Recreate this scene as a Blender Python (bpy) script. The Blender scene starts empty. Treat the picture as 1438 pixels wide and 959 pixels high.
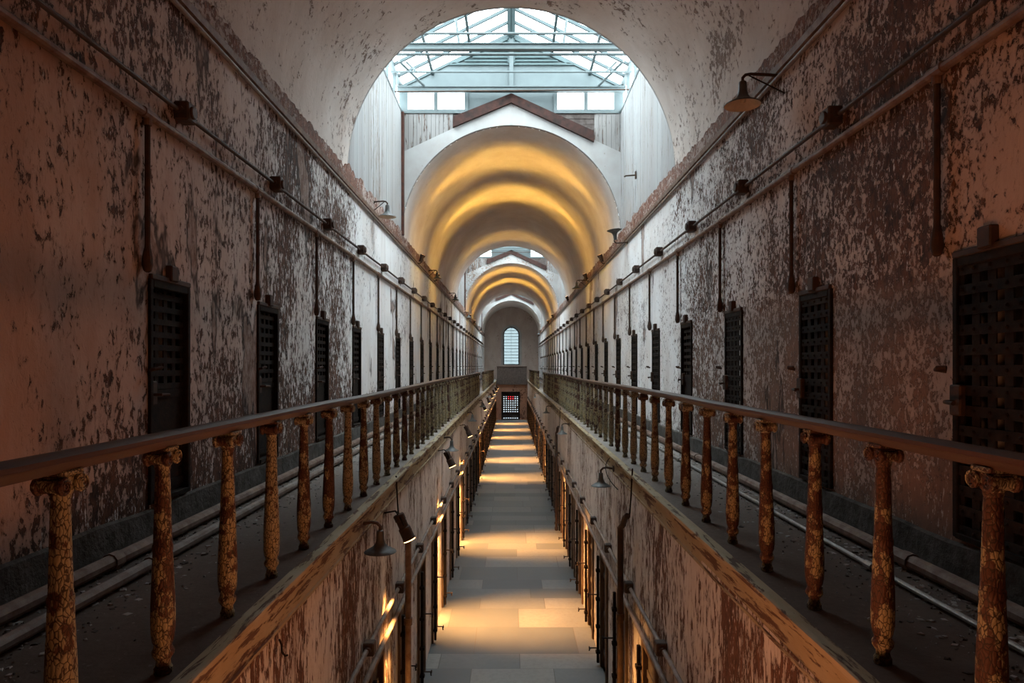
import bpy, math, random
from mathutils import Vector, Matrix, noise as mnoise
PI = math.pi
S = bpy.context.scene
C = S.collection
random.seed(7)

# ---------------------------------------------------------------- dimensions
E = 4.72                      # eye height above the lower corridor floor
def Z(h): return E + h
XW = 2.64                     # upper walls at +-XW
GZ = 3.46                     # gallery floor level
SP = Z(3.15)                  # vault springing
R = XW
LWL, LWR = -1.36, 1.43        # lower wall planes
EDL, EDR = -1.30, 1.41        # gallery nosing edges
YB, YE = -7.0, 67.0           # back / end of the hall
BAYS = [(11.0, 16.5), (33.0, 38.5), (55.0, 60.5)]
VAULTS = [(YB, 11.0), (16.5, 33.0), (38.5, 55.0), (60.5, YE)]
YG = 60.0                     # lower end wall with the gate

ORD = ("first second third fourth fifth sixth seventh eighth ninth tenth eleventh twelfth thirteenth fourteenth fifteenth "
       "sixteenth seventeenth eighteenth nineteenth twentieth").split()
ORD += ["twenty-" + w for w in ORD[:9]] + ["thirtieth"] + ["thirty-" + w for w in ORD[:9]] + ["fortieth"]

# ---------------------------------------------------------------- materials
class NT:
    def __init__(s, name):
        s.m = bpy.data.materials.new(name)
        s.m.use_nodes = True
        s.t = s.m.node_tree
        s.t.nodes.clear()
        s.out = s.t.nodes.new('ShaderNodeOutputMaterial')
        s._pos = None
    def n(s, typ, **kw):
        x = s.t.nodes.new(typ)
        for k, v in kw.items():
            setattr(x, k, v)
        return x
    def put(s, sock, v):
        if isinstance(v, bpy.types.NodeSocket):
            s.t.links.new(v, sock)
        elif isinstance(v, (tuple, list)) and len(v) == 3 and sock.type == 'RGBA':
            sock.default_value = (*v, 1)
        else:
            sock.default_value = v
    def pos(s):
        if s._pos is None:
            s._pos = s.n('ShaderNodeTexCoord').outputs['Object']
        return s._pos
    def map(s, scale=(1, 1, 1), loc=(0, 0, 0), vec=None):
        x = s.n('ShaderNodeMapping')
        s.put(x.inputs['Vector'], vec or s.pos())
        x.inputs['Scale'].default_value = scale
        x.inputs['Location'].default_value = loc
        return x.outputs[0]
    def noise(s, vec, scale, detail=4, rough=.55, dist=0):
        x = s.n('ShaderNodeTexNoise')
        s.put(x.inputs['Vector'], vec)
        x.inputs['Scale'].default_value = scale
        x.inputs['Detail'].default_value = detail
        x.inputs['Roughness'].default_value = rough
        x.inputs['Distortion'].default_value = dist
        return x.outputs['Fac']
    def voro(s, vec, scale, feature='F1', out='Distance', rnd=1):
        x = s.n('ShaderNodeTexVoronoi', feature=feature)
        s.put(x.inputs['Vector'], vec)
        x.inputs['Scale'].default_value = scale
        x.inputs['Randomness'].default_value = rnd
        return x.outputs[out]
    def math(s, op, a, b=0, c=0, clamp=False):
        x = s.n('ShaderNodeMath', operation=op, use_clamp=clamp)
        s.put(x.inputs[0], a); s.put(x.inputs[1], b)
        if op in ('MULTIPLY_ADD',): s.put(x.inputs[2], c)
        return x.outputs[0]
    def step(s, v, lo, hi, a=0., b=1.):
        x = s.n('ShaderNodeMapRange')
        s.put(x.inputs['Value'], v)
        for k, q in zip(('From Min', 'From Max', 'To Min', 'To Max'), (lo, hi, a, b)):
            x.inputs[k].default_value = q
        return x.outputs[0]
    def ramp(s, v, stops):
        x = s.n('ShaderNodeValToRGB')
        s.put(x.inputs[0], v)
        e = x.color_ramp.elements
        while len(e) < len(stops): e.new(.5)
        for q, (p, c) in zip(e, stops):
            q.position = p
            q.color = (*c, 1) if isinstance(c, (tuple, list)) else (c, c, c, 1)
        return x.outputs[0]
    def mix(s, f, a, b, mode='MIX'):
        x = s.n('ShaderNodeMix', data_type='RGBA', blend_type=mode)
        s.put(x.inputs[0], f); s.put(x.inputs[6], a); s.put(x.inputs[7], b)
        return x.outputs[2]
    def sep(s, vec=None):
        x = s.n('ShaderNodeSeparateXYZ')
        s.put(x.inputs[0], vec or s.pos())
        return x.outputs
    def bump(s, h, strength=.5, dist=.01, normal=None):
        x = s.n('ShaderNodeBump')
        s.put(x.inputs['Height'], h)
        x.inputs['Strength'].default_value = strength
        x.inputs['Distance'].default_value = dist
        if normal: s.put(x.inputs['Normal'], normal)
        return x.outputs[0]
    def done(s, col, rough=.8, metal=0., normal=None, spec=.3):
        b = s.n('ShaderNodeBsdfPrincipled')
        s.put(b.inputs['Base Color'], col)
        s.put(b.inputs['Roughness'], rough)
        s.put(b.inputs['Metallic'], metal)
        b.inputs['Specular IOR Level'].default_value = spec
        if normal: s.put(b.inputs['Normal'], normal)
        s.t.links.new(b.outputs[0], s.out.inputs[0])
        return s.m

def peel(name, paint, mid, under, dark, yramp, scale=7.2, stretch=.52, seed=0., big_amt=.55, bumpd=.02, streak=0., spec=.25, zfall=None, near_shade=None, dado=None):
    """old limewash peeling off in flakes; yramp = wear along the hall (position in metres, bias)"""
    t = NT(name)
    v = t.map((1, 1, stretch), (seed, seed * 1.7, seed * .6))
    big = t.noise(v, .55, 3, .6)
    med = t.noise(v, scale * .55, 5, .62, .3)
    n = t.noise(v, scale * 2.6, 8, .70, .35)
    xyz = t.sep()
    wear = t.ramp(t.step(xyz[1], -5, 70), [((p + 5) / 75, b) for p, b in yramp])
    a = t.math('MULTIPLY_ADD', big, big_amt, t.math('MULTIPLY', med, .45))
    a = t.math('ADD', a, t.math('MULTIPLY', n, 1.0))
    a = t.math('ADD', a, wear)                     # about .45*big+.. -> flaked over the threshold
    if zfall:                                      # wear rises towards the damp foot of the wall
        a = t.math('ADD', a, t.step(xyz[2], zfall[0], zfall[1], zfall[2], 0.))
    th = 1.69
    mask = t.step(a, th - .012, th + .012)
    ring = t.step(a, th - .07, th + .02)
    fine = t.noise(t.map((1, 1, .3), (seed + 3, 0, 0)), 38, 4, .7)
    fine2 = t.noise(t.map((1, 1, .5), (seed + 9, 0, 0)), 15, 6, .7, .5)
    pvar = t.noise(v, 1.3, 4, .6)
    pc = t.mix(t.step(pvar, .3, .75), paint, tuple(c * f for c, f in zip(paint, (.80, .74, .70))))
    if near_shade:                                        # paint toned darker and redder near the viewer, standing in for dim light
        tc, ta, tb = near_shade
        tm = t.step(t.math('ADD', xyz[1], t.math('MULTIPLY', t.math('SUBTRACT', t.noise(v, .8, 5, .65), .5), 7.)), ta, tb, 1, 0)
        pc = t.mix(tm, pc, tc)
    dirt = t.noise(t.map((1, 1, .12), (seed + 5, 2, 0)), 4.5, 5, .6)
    pc = t.mix(t.step(dirt, .52, .78, 0, .28), pc, mid)
    pc = t.mix(t.math('MULTIPLY', t.step(ring, 0, 1), .35), pc, mid)
    uc = t.mix(t.step(fine2, .36, .62), dark, under)
    uc = t.mix(t.step(fine, .58, .70, 0, .8), uc, mid)
    uc = t.mix(t.step(t.math('ADD', fine, t.math('MULTIPLY', fine2, .5)), .875, .93), uc, paint)
    if dado:                                       # dull lower coat, hardly lighter than what shows through it
        dz, dc, da, db = dado
        dm = t.math('MULTIPLY', t.step(t.math('ADD', xyz[2], t.math('MULTIPLY', t.math('SUBTRACT', med, .5), 1.2)), dz, dz + .25, 1, 0), t.step(xyz[1], da, db, 1, 0))
        pc = t.mix(t.math('MULTIPLY', dm, .8), pc, dc)
        uc = t.mix(t.math('MULTIPLY', dm, .55), uc, mid)
    col = t.mix(mask, pc, uc)
    edge = t.math('MULTIPLY', t.step(a, th - .004, th + .006), t.step(a, th + .012, th + .055, 1, 0))
    col = t.mix(t.math('MULTIPLY', edge, .75), col, dark)  # dark rim painted as shadow along the flake edges
    if zfall:
        pn = t.noise(t.map((1, 1, .33), (seed + 29, 3, 1)), 1.0, 6, .55, .2)
        pm = t.step(pn, .63, .637)
        pe = t.math('MULTIPLY', t.step(pn, .615, .63), t.step(pn, .637, .645, 1, 0))
        bare = t.mix(t.step(fine2, .42, .6), (.20, .115, .085), t.mix(fine, (.30, .22, .185), (.46, .37, .33)))
        col = t.mix(t.math('MULTIPLY', pm, .85), col, bare)
        col = t.mix(t.math('MULTIPLY', pe, .8), col, dark)
    spots = t.step(t.voro(t.map((1, 1, .55), (seed, 1, 4)), 9), .06, .10, 1, 0)
    spotsel = t.step(t.noise(v, 2.2, 2), .52, .6)
    col = t.mix(t.math('MULTIPLY', t.math('MULTIPLY', spots, spotsel), .7), col, dark)
    if streak:
        st = t.noise(t.map((1, 1, .05), (seed, 7, 0)), 7, 5, .6)
        col = t.mix(t.step(st, .56, .66, 0, streak), col, under)
    h = t.math('SUBTRACT', t.math('MULTIPLY', fine2, .5), t.math('MULTIPLY', mask, .9))
    h = t.math('ADD', h, t.math('MULTIPLY', ring, .25))
    return t.done(col, .85, 0, t.bump(h, .75, bumpd), spec)

def simple(name, col, rough=.7, metal=0., var=.35, scale=8., bump=.3, spec=.3, col2=None, stretch=(1, 1, 1), dist=.004):
    t = NT(name)
    v = t.map(stretch)
    n = t.noise(v, scale, 6, .65)
    c2 = col2 or tuple(c * (1 - var) for c in col)
    c = t.mix(t.step(n, .35, .65), col, c2)
    return t.done(c, rough, metal, t.bump(t.noise(v, scale * 3, 5, .6), bump, dist), spec)

M = {}
WH = (.62, .61, .60)
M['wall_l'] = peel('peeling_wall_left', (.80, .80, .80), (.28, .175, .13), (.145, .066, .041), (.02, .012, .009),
                   [(-5, .575), (3.5, .59), (5.2, .665), (8, .68), (10.5, .64), (13, .55), (18, .53), (35, .56), (60, .55)], seed=2., zfall=(3.5, 4.6, .16), near_shade=((.40, .255, .195), 3.5, 8.5))
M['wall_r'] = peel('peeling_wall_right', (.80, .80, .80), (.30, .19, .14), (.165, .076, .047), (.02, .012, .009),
                   [(-5, .62), (3.0, .655), (5, .69), (9, .68), (11, .63), (13.5, .54), (18, .53), (35, .55), (60, .55)], seed=11., scale=9.2, stretch=.78, dado=(Z(.50), (.42, .325, .28), 7., 11.), zfall=(3.5, 4.6, .10), near_shade=((.52, .37, .30), 3.5, 9.))
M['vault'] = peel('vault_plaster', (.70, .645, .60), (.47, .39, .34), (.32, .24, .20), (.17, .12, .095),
                  [(-5, .585), (7, .585), (10, .56), (12, .49), (20, .42), (28, .46), (32, .47), (40, .42), (60, .46)], scale=4.5, stretch=1., seed=5., bumpd=.02, near_shade=((.42, .33, .285), 2., 9.))
M['wall_low'] = peel('lower_wall_plaster', (.66, .615, .57), (.34, .22, .155), (.17, .078, .045), (.06, .03, .02),
                     [(-5, .70), (4, .70), (7, .66), (9, .61), (12, .59), (60, .59)], scale=8, stretch=.30, seed=21., streak=.45)
M['ledge'] = peel('broken_plaster_ledge', (.46, .37, .33), (.34, .22, .17), (.25, .115, .075), (.08, .035, .025),
                  [(-5, .72), (60, .72)], scale=7, stretch=1., seed=31., bumpd=.03)
M['plank_w'] = peel('white_painted_planks', (.36, .365, .365), (.25, .235, .225), (.33, .25, .20), (.12, .09, .07),
                    [(-5, .56), (20, .56), (34, .60), (60, .60)], scale=9, stretch=.10, seed=41., bumpd=.004)
M['plank_o'] = peel('weathered_planks', (.29, .285, .28), (.19, .165, .15), (.20, .12, .08), (.06, .045, .04),
                    [(-5, .62), (60, .64)], scale=9, stretch=.10, seed=47., bumpd=.004)
M['face_w'] = peel('white_gable_boards', (.39, .39, .385), (.52, .48, .45), (.36, .27, .22), (.15, .10, .08),
                   [(-5, .46), (20, .46), (30, .66), (40, .60), (60, .52)], scale=5, stretch=1., seed=51., bumpd=.004)
M['endwall'] = peel('end_wall_plaster', (.50, .41, .36), (.36, .27, .23), (.26, .17, .135), (.09, .06, .05),
                    [(-5, .5), (70, .5)], scale=4, stretch=.6, seed=61.)
M['endlow'] = peel('lower_end_plaster', (.34, .20, .14), (.25, .13, .085), (.17, .075, .045), (.05, .025, .018),
                   [(-5, .55), (70, .55)], scale=4, stretch=.5, seed=66.)
M['cell'] = simple('cell_interior', (.45, .43, .40), .95, 0, .5, 5)
M['iron'] = simple('black_iron', (.009, .008, .0075), .8, .0, .4, 20, .5, .12, (.026, .016, .011))
M['iron_rust'] = simple('rusted_iron', (.035, .026, .022), .75, .1, .4, 14, .5, .3, (.075, .038, .022))
M['pipe'] = simple('painted_pipe', (.23, .165, .13), .65, 0, .5, 9, .5, .35, (.12, .06, .038))
M['pipe_lt'] = simple('grey_pipe', (.24, .205, .18), .6, 0, .5, 9, .5, .4, (.16, .10, .075))
M['rod'] = simple('bare_steel_rod', (.42, .40, .38), .38, .7, .4, 12, .3)
M['box'] = simple('cast_junction_box', (.045, .038, .034), .65, .2, .4, 18, .4, .3, (.09, .05, .035))
M['shade'] = simple('grey_enamel', (.095, .105, .105), .5, .0, .4, 16, .3, .4, (.06, .055, .05))
M['shade_in'] = simple('cream_enamel', (.55, .42, .30), .6, 0, .2, 12, .1)
M['rail'] = simple('worn_handrail_wood', (.085, .042, .027), .5, 0, .5, 5, .35, .4, (.06, .03, .02), (4, .35, 4))
M['plinth'] = simple('damp_cement', (.115, .105, .095), .95, 0, .5, 7, .9, .2, (.05, .042, .036), dist=.02)
M['teal'] = simple('pale_teal_paint', (.118, .145, .147), .55, 0, .12, 3, .1, .35)
M['teal_d'] = simple('teal_louver', (.066, .098, .10), .55, 0, .15, 3, .1, .3)
M['redwood'] = simple('red_brown_timber', (.055, .021, .015), .75, 0, .5, 6, .5, .25, (.018, .010, .008))
M['darkwood'] = simple('dark_timber', (.06, .045, .04), .85, 0, .5, 8, .5, .25, (.12, .10, .09))
M['glassbar'] = simple('glazing_bar_paint', (.06, .085, .088), .5, 0, .15, 3, .1)
M['red_post'] = simple('old_red_paint', (.085, .028, .017), .7, 0, .5, 7, .4, .25, (.04, .016, .012))

def mat_baluster():
    t = NT('cracked_ochre_paint')
    v = t.map((1, 1, .45))
    dv = t.n('ShaderNodeVectorMath', operation='ADD')
    nz = t.n('ShaderNodeTexNoise'); t.put(nz.inputs['Vector'], t.pos()); nz.inputs['Scale'].default_value = 22
    sc = t.n('ShaderNodeVectorMath', operation='SCALE'); t.put(sc.inputs[0], nz.outputs['Color']); sc.inputs['Scale'].default_value = .02
    t.put(dv.inputs[0], v); t.put(dv.inputs[1], sc.outputs[0])
    cr = t.voro(dv.outputs[0], 75, 'DISTANCE_TO_EDGE')
    crack = t.step(cr, .035, .10, 1, 0)
    oi = t.n('ShaderNodeObjectInfo')
    big = t.noise(t.map((1, 1, .6)), 11, 5, .65)
    bigo = t.math('ADD', big, t.math('MULTIPLY', t.math('SUBTRACT', oi.outputs['Random'], .5), .14))
    pc = t.mix(t.step(big, .38, .6), (.33, .27, .14), (.31, .295, .215))
    bare = t.step(bigo, .505, .545)
    col = t.mix(bare, pc, (.085, .035, .02))
    col = t.mix(t.math('MULTIPLY', crack, .92), col, (.022, .012, .008))
    h = t.math('SUBTRACT', t.math('MULTIPLY', cr, 1.), t.math('MULTIPLY', bare, .3))
    return t.done(col, .6, 0, t.bump(h, .8, .006), .35)
M['bal'] = mat_baluster()

def mat_fascia():
    t = NT('ochre_painted_fascia')
    v = t.map((3, .35, 3))
    n = t.noise(v, 6, 7, .68, .3)
    n2 = t.noise(t.map(), 2.2, 4, .6)
    pc = t.mix(t.step(n2, .35, .65), (.30, .225, .125), (.36, .30, .20))
    bare = t.step(n, .53, .57)
    col = t.mix(bare, pc, t.mix(t.noise(v, 20), (.05, .028, .018), (.16, .085, .05)))
    h = t.math('SUBTRACT', t.math('MULTIPLY', t.noise(v, 16, 4), .4), t.math('MULTIPLY', bare, .5))
    return t.done(col, .75, 0, t.bump(h, .7, .01), .25)
M['fascia'] = mat_fascia()

def mat_gallery():
    t = NT('dusty_concrete_walkway')
    n = t.noise(t.map(), 1.6, 6, .62)
    n2 = t.noise(t.map(), 28, 5, .7)
    sp = t.step(t.noise(t.map((1, .7, 1), (4, 0, 0)), 24, 3, .6), .66, .70)
    col = t.mix(t.step(n, .3, .7), (.36, .33, .30), (.21, .18, .158))
    xyz = t.sep()
    dust_near_shade = t.step(t.math('ADD', xyz[1], t.math('MULTIPLY', t.math('SUBTRACT', n, .5), 6.)), 4.5, 9.)  # plaster dust farther on; near end painted darker as light fall-off
    col = t.mix(dust_near_shade, t.mix(t.step(n, .3, .7), (.15, .115, .095), (.085, .065, .054)), col)
    col = t.mix(t.step(n2, .4, .75, 0, .45), col, (.06, .048, .04))
    xyz = t.sep()
    nearwall = t.step(t.math('ABSOLUTE', xyz[0]), 1.75, 2.5)
    col = t.mix(t.math('MULTIPLY', sp, t.math('MULTIPLY_ADD', nearwall, .6, .15)), col, (.46, .44, .42))
    return t.done(col, .9, 0, t.bump(t.math('ADD', n2, t.math('MULTIPLY', n, 2)), .5, .006), .2)
M['gallery'] = mat_gallery()

def mat_floor():
    t = NT('stone_flags')
    m = t.n('ShaderNodeMapping'); t.put(m.inputs['Vector'], t.pos())
    m.inputs['Location'].default_value = (.62, .3, 0)
    wy = t.noise(t.map((0, 1, 0)), .42, 1, .4)
    cb = t.n('ShaderNodeCombineXYZ'); t.put(cb.inputs[1], t.math('MULTIPLY', t.math('SUBTRACT', wy, .5), 1.7))
    av = t.n('ShaderNodeVectorMath', operation='ADD'); t.put(av.inputs[0], t.pos()); t.put(av.inputs[1], cb.outputs[0])
    t.put(m.inputs['Vector'], av.outputs[0])
    b = t.n('ShaderNodeTexBrick', offset=.41, offset_frequency=2, squash=1.35, squash_frequency=3)
    t.put(b.inputs['Vector'], m.outputs[0])
    b.inputs['Color1'].default_value = (0, 0, 0, 1); b.inputs['Color2'].default_value = (1, 1, 1, 1)
    b.inputs['Mortar'].default_value = (.5, .5, .5, 1)
    for k, q in (('Scale', 1.), ('Mortar Size', .007), ('Mortar Smooth', .2), ('Bias', 0.), ('Brick Width', 1.28), ('Row Height', .78)):
        b.inputs[k].default_value = q
    n = t.noise(t.map(), 1.1, 5, .6)
    n2 = t.noise(t.map(), 12, 6, .7)
    tone = t.math('ADD', t.math('MULTIPLY', b.outputs['Color'], .55), t.math('MULTIPLY', n, .6))
    col = t.ramp(tone, [(.2, (.07, .077, .082)), (.5, (.115, .12, .121)), (.85, (.20, .195, .182))])
    col = t.mix(t.step(n2, .45, .75, 0, .5), col, (.095, .09, .083))
    col = t.mix(t.math('MULTIPLY', b.outputs['Fac'], .8), col, (.075, .065, .058))
    h = t.math('SUBTRACT', t.math('MULTIPLY', n2, .3), b.outputs['Fac'])
    h = t.math('ADD', h, t.math('MULTIPLY', t.noise(t.map(), 2.5, 3), .6))
    return t.done(col, t.step(n, .3, .7, .48, .66), 0, t.bump(h, .35, .008), .4)
M['floor'] = mat_floor()

def emis(name, col, st):
    t = NT(name)
    e = t.n('ShaderNodeEmission'); e.inputs[0].default_value = (*col, 1); e.inputs[1].default_value = st
    t.t.links.new(e.outputs[0], t.out.inputs[0]); return t.m
M['lit'] = emis('lit_flood_lens', (1, .58, .22), 9.)
M['exit'] = emis('lit_red_sign', (1, .06, .08), 1.6)

def glass(name, tint, gl=.05, rough=.1):
    t = NT(name)
    a = t.n('ShaderNodeBsdfTransparent'); a.inputs[0].default_value = (*tint, 1)
    g = t.n('ShaderNodeBsdfGlossy'); g.inputs[0].default_value = (.9, .95, .95, 1); g.inputs['Roughness'].default_value = rough
    x = t.n('ShaderNodeMixShader'); x.inputs[0].default_value = gl
    t.t.links.new(a.outputs[0], x.inputs[1]); t.t.links.new(g.outputs[0], x.inputs[2])
    t.t.links.new(x.outputs[0], t.out.inputs[0]); return t.m
M['glass'] = glass('skylight_glass', (.93, .97, .97))
M['glass_end'] = glass('tinted_window_glass', (.048, .058, .059), .06, .3)  # dark tint tones down the strong sky behind the window
M['gate_dimmer'] = glass('added_dimming_glass', (.085, .088, .088), .05, .3)  # for the added pane that dims the sky at the gate

# ---------------------------------------------------------------- mesh builder
class MB:
    def __init__(s): s.v, s.f, s.mi = [], [], []
    def face(s, pts, mi=0):
        b = len(s.v); s.v += [tuple(p) for p in pts]; s.f.append(tuple(range(b, b + len(pts)))); s.mi.append(mi)
    def raw(s, vs, fs, mi=0, mtx=None):
        b = len(s.v)
        s.v += [tuple(mtx @ Vector(p)) if mtx else tuple(p) for p in vs]
        for f in fs: s.f.append(tuple(b + i for i in f)); s.mi.append(mi)
    def box(s, x0, x1, y0, y1, z0, z1, mi=0, mtx=None, ch=0.):
        if ch:
            s.bbox(x0, x1, y0, y1, z0, z1, ch, mi, mtx); return
        vs = [(x, y, z) for x in (x0, x1) for y in (y0, y1) for z in (z0, z1)]
        s.raw(vs, [(0, 1, 3, 2), (4, 6, 7, 5), (0, 4, 5, 1), (2, 3, 7, 6), (0, 2, 6, 4), (1, 5, 7, 3)], mi, mtx)
    def bbox(s, x0, x1, y0, y1, z0, z1, c, mi=0, mtx=None):
        """box with chamfered vertical-profile edges (all 12 edges)"""
        lo, hi = (x0, y0, z0), (x1, y1, z1)
        idx = {}; vs = []
        for sx in (0, 1):
            for sy in (0, 1):
                for sz in (0, 1):
                    for ax in range(3):
                        p = []
                        for k, sg in enumerate((sx, sy, sz)):
                            full = hi[k] if sg else lo[k]
                            p.append(full if k == ax else (full - c if sg else full + c))
                        idx[(sx, sy, sz, ax)] = len(vs); vs.append(p)
        fs = []
        for ax in range(3):
            o = [k for k in range(3) if k != ax]
            for sg in (0, 1):
                q = []
                for a, b in ((0, 0), (1, 0), (1, 1), (0, 1)):
                    t = [0, 0, 0]; t[ax] = sg; t[o[0]] = a; t[o[1]] = b
                    q.append(idx[(*t, ax)])
                fs.append(q)
            for a in (0, 1):
                for b in (0, 1):
                    t0 = [0, 0, 0]; t0[o[0]] = a; t0[o[1]] = b
                    t1 = list(t0); t1[ax] = 1
                    fs.append([idx[(*t0, o[0])], idx[(*t1, o[0])], idx[(*t1, o[1])], idx[(*t0, o[1])]])
        for sx in (0, 1):
            for sy in (0, 1):
                for sz in (0, 1):
                    fs.append([idx[(sx, sy, sz, k)] for k in range(3)])
        s.raw(vs, fs, mi, mtx)
    def tube(s, pts, r, seg=10, mi=0, caps=True):
        pts = [Vector(p) for p in pts]
        rs = r if isinstance(r, (list, tuple)) else [r] * len(pts)
        rings = []; up = None
        for i, p in enumerate(pts):
            d0 = (p - pts[i - 1]).normalized() if i else None
            d1 = (pts[i + 1] - p).normalized() if i < len(pts) - 1 else None
            d = ((d0 or d1) + (d1 or d0)).normalized()
            if up is None:
                up = Vector((0, 0, 1)) if abs(d.z) < .9 else Vector((1, 0, 0))
            u = (up - d * up.dot(d)).normalized(); w = d.cross(u); up = u
            k = 1.
            if d0 and d1: k = 1 / max(.5, math.cos(d0.angle(d1) / 2))
            rings.append([p + (u * math.cos(2 * PI * j / seg) + w * math.sin(2 * PI * j / seg)) * rs[i] * (k if False else 1) for j in range(seg)])
        b = len(s.v)
        for q in rings: s.v += [tuple(p) for p in q]
        for i in range(len(pts) - 1):
            for j in range(seg):
                a0 = b + i * seg + j; a1 = b + i * seg + (j + 1) % seg
                s.f.append((a0, a1, a1 + seg, a0 + seg)); s.mi.append(mi)
        if caps:
            s.f.append(tuple(b + j for j in range(seg))[::-1]); s.mi.append(mi)
            e = b + (len(pts) - 1) * seg
            s.f.append(tuple(e + j for j in range(seg))); s.mi.append(mi)
    def lathe(s, prof, seg=16, mi=0, mtx=None, caps=True):
        vs, fs = [], []
        for r, z in prof:
            for j in range(seg):
                a = 2 * PI * j / seg
                vs.append((r * math.cos(a), r * math.sin(a), z))
        for i in range(len(prof) - 1):
            for j in range(seg):
                a0 = i * seg + j; a1 = i * seg + (j + 1) % seg
                fs.append((a0, a1, a1 + seg, a0 + seg))
        if caps:
            fs.append(tuple(range(seg))[::-1]); e = (len(prof) - 1) * seg; fs.append(tuple(range(e, e + seg)))
        s.raw(vs, fs, mi, mtx)
    def prism(s, poly, axis, a, b, mi=0):
        """closed 2D polygon extruded along an axis ('x','y','z') from a to b"""
        def P(q, t):
            return {'x': (t, q[0], q[1]), 'y': (q[0], t, q[1]), 'z': (q[0], q[1], t)}[axis]
        n = len(poly)
        vs = [P(q, a) for q in poly] + [P(q, b) for q in poly]
        fs = [tuple(range(n))[::-1], tuple(range(n, 2 * n))] + [(i, (i + 1) % n, n + (i + 1) % n, n + i) for i in range(n)]
        s.raw(vs, fs, mi)
    def build(s, name, mats, parent=None, smooth=True, ang=35, fix=True):
        me = bpy.data.meshes.new(name)
        me.from_pydata(s.v, [], s.f)
        mats = mats if isinstance(mats, (list, tuple)) else [mats]
        for m in mats: me.materials.append(M[m] if isinstance(m, str) else m)
        if len(mats) > 1: me.polygons.foreach_set('material_index', s.mi)
        if fix:
            import bmesh
            bm = bmesh.new(); bm.from_mesh(me); bmesh.ops.recalc_face_normals(bm, faces=bm.faces); bm.to_mesh(me); bm.free()
        me.update()
        if smooth:
            me.shade_smooth(); me.set_sharp_from_angle(angle=math.radians(ang))
        o = bpy.data.objects.new(name, me); C.objects.link(o)
        if parent: o.parent = parent
        return o

def tag(o, label=None, cat=None, group=None, kind=None):
    for k, v in (('label', label), ('category', cat), ('group', group), ('kind', kind)):
        if v: o[k] = v
    return o
def empty(name, loc=(0, 0, 0), rot=(0, 0, 0)):
    o = bpy.data.objects.new(name, None); o.location = loc; o.rotation_euler = rot; C.objects.link(o); o.empty_display_size = .1
    return o
def kids(o): return [c for c in bpy.data.objects if c.parent == o]
def copy_tree(o, parent=None):
    c = o.copy(); C.objects.link(c)
    if parent: c.parent = parent
    for k in KID.get(o.as_pointer(), []): copy_tree(k, c)
    return c
KID = {}
def remember(root):
    """note the parts of a finished prototype, so copying need not search the scene"""
    def rec(o):
        KID[o.as_pointer()] = kids(o)
        for k in KID[o.as_pointer()]: rec(k)
    rec(root)

# ---------------------------------------------------------------- setting: floors and walls
b = MB(); b.box(LWL - .3, LWR + .3, YB, YG + .4, -.2, 0)
tag(b.build('floor', 'floor', smooth=False), 'long stone-flagged corridor floor between the lower cell rows', 'floor', kind='structure')

def gallery(side, edge, name, lab):
    b = MB(); sx = -1 if side < 0 else 1
    xo = sx * (XW + .02); xi = edge - sx * -.05
    b.box(min(xo, xi), max(xo, xi), YB, YE, GZ - .25, GZ)
    tag(b.build(name, 'gallery', smooth=False), lab, 'gallery floor', kind='structure')
gallery(-1, EDL, 'floor_left', 'dusty concrete walkway of the left gallery')
gallery(1, EDR, 'floor_right', 'dusty concrete walkway of the right gallery')

UL = [(4.96 + 2.12 * k, 4.96 + 2.12 * k + .62) for k in range(27)]
UR = [(4.07 + 2.17 * k - .64, 4.07 + 2.17 * k) for k in range(27)]
DZ0, DZ1 = GZ + .25, Z(.64)
LD = [(8.2 + 1.72 * k, 8.2 + 1.72 * k + .66) for k in range(-5, 30)]
LDL = [y for y in LD if y[1] < YG - .5]
LDR = [(a + .18, c + .18) for a, c in LD if c < YG - .7]
LZ1 = 1.78

def wall(name, X, sx, z0, z1, y0, y1, ops, oz0, oz1, depth, mat, lab, lit=()):
    """inner face with true door recesses; sx = outward direction"""
    b = MB()
    ys = [y0]
    for a, c in ops: ys += [a, c]
    ys.append(y1)
    for i in range(0, len(ys), 2):
        b.face([(X, ys[i], z0), (X, ys[i + 1], z0), (X, ys[i + 1], z1), (X, ys[i], z1)])
    for io, (a, c) in enumerate(ops):
        if oz0 > z0: b.face([(X, a, z0), (X, c, z0), (X, c, oz0), (X, a, oz0)])
        b.face([(X, a, oz1), (X, c, oz1), (X, c, z1), (X, a, z1)])
        Xo = X + sx * depth; Xm = X + sx * .14
        def ring(xa, xb, mi, xt=None):
            b.face([(xa, a, oz0), (xb, a, oz0), (xb, a, oz1), (xa, a, oz1)], mi)
            b.face([(xa, c, oz0), (xb, c, oz0), (xb, c, oz1), (xa, c, oz1)], mi)
            b.face([(xa, a, oz0), (xb, a, oz0), (xb, c, oz0), (xa, c, oz0)], mi)
            xt = xb if xt is None else xt
            b.face([(xa, a, oz1), (xt, a, oz1), (xt, c, oz1), (xa, c, oz1)], mi)
        ring(X, Xm, 0); ring(Xm, Xo, 1, Xo - sx * .30 if io in lit else None)
        b.face([(Xo, a, oz0), (Xo, c, oz0), (Xo, c, oz1), (Xo, a, oz1)], 1)
    return tag(b.build(name, [mat, 'cell'], smooth=False, fix=False), lab, 'wall', kind='structure')
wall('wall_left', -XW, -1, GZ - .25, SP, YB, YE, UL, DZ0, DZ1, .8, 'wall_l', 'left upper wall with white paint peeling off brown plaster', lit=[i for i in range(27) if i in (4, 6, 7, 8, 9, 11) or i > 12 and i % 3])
wall('wall_right', XW, 1, GZ - .25, SP, YB, YE, UR, DZ0, DZ1, .8, 'wall_r', 'right upper wall densely flaked brown and white', lit=[i for i in range(27) if i in (2, 4, 5, 6, 7, 8, 10) or i > 11 and i % 3])
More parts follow.
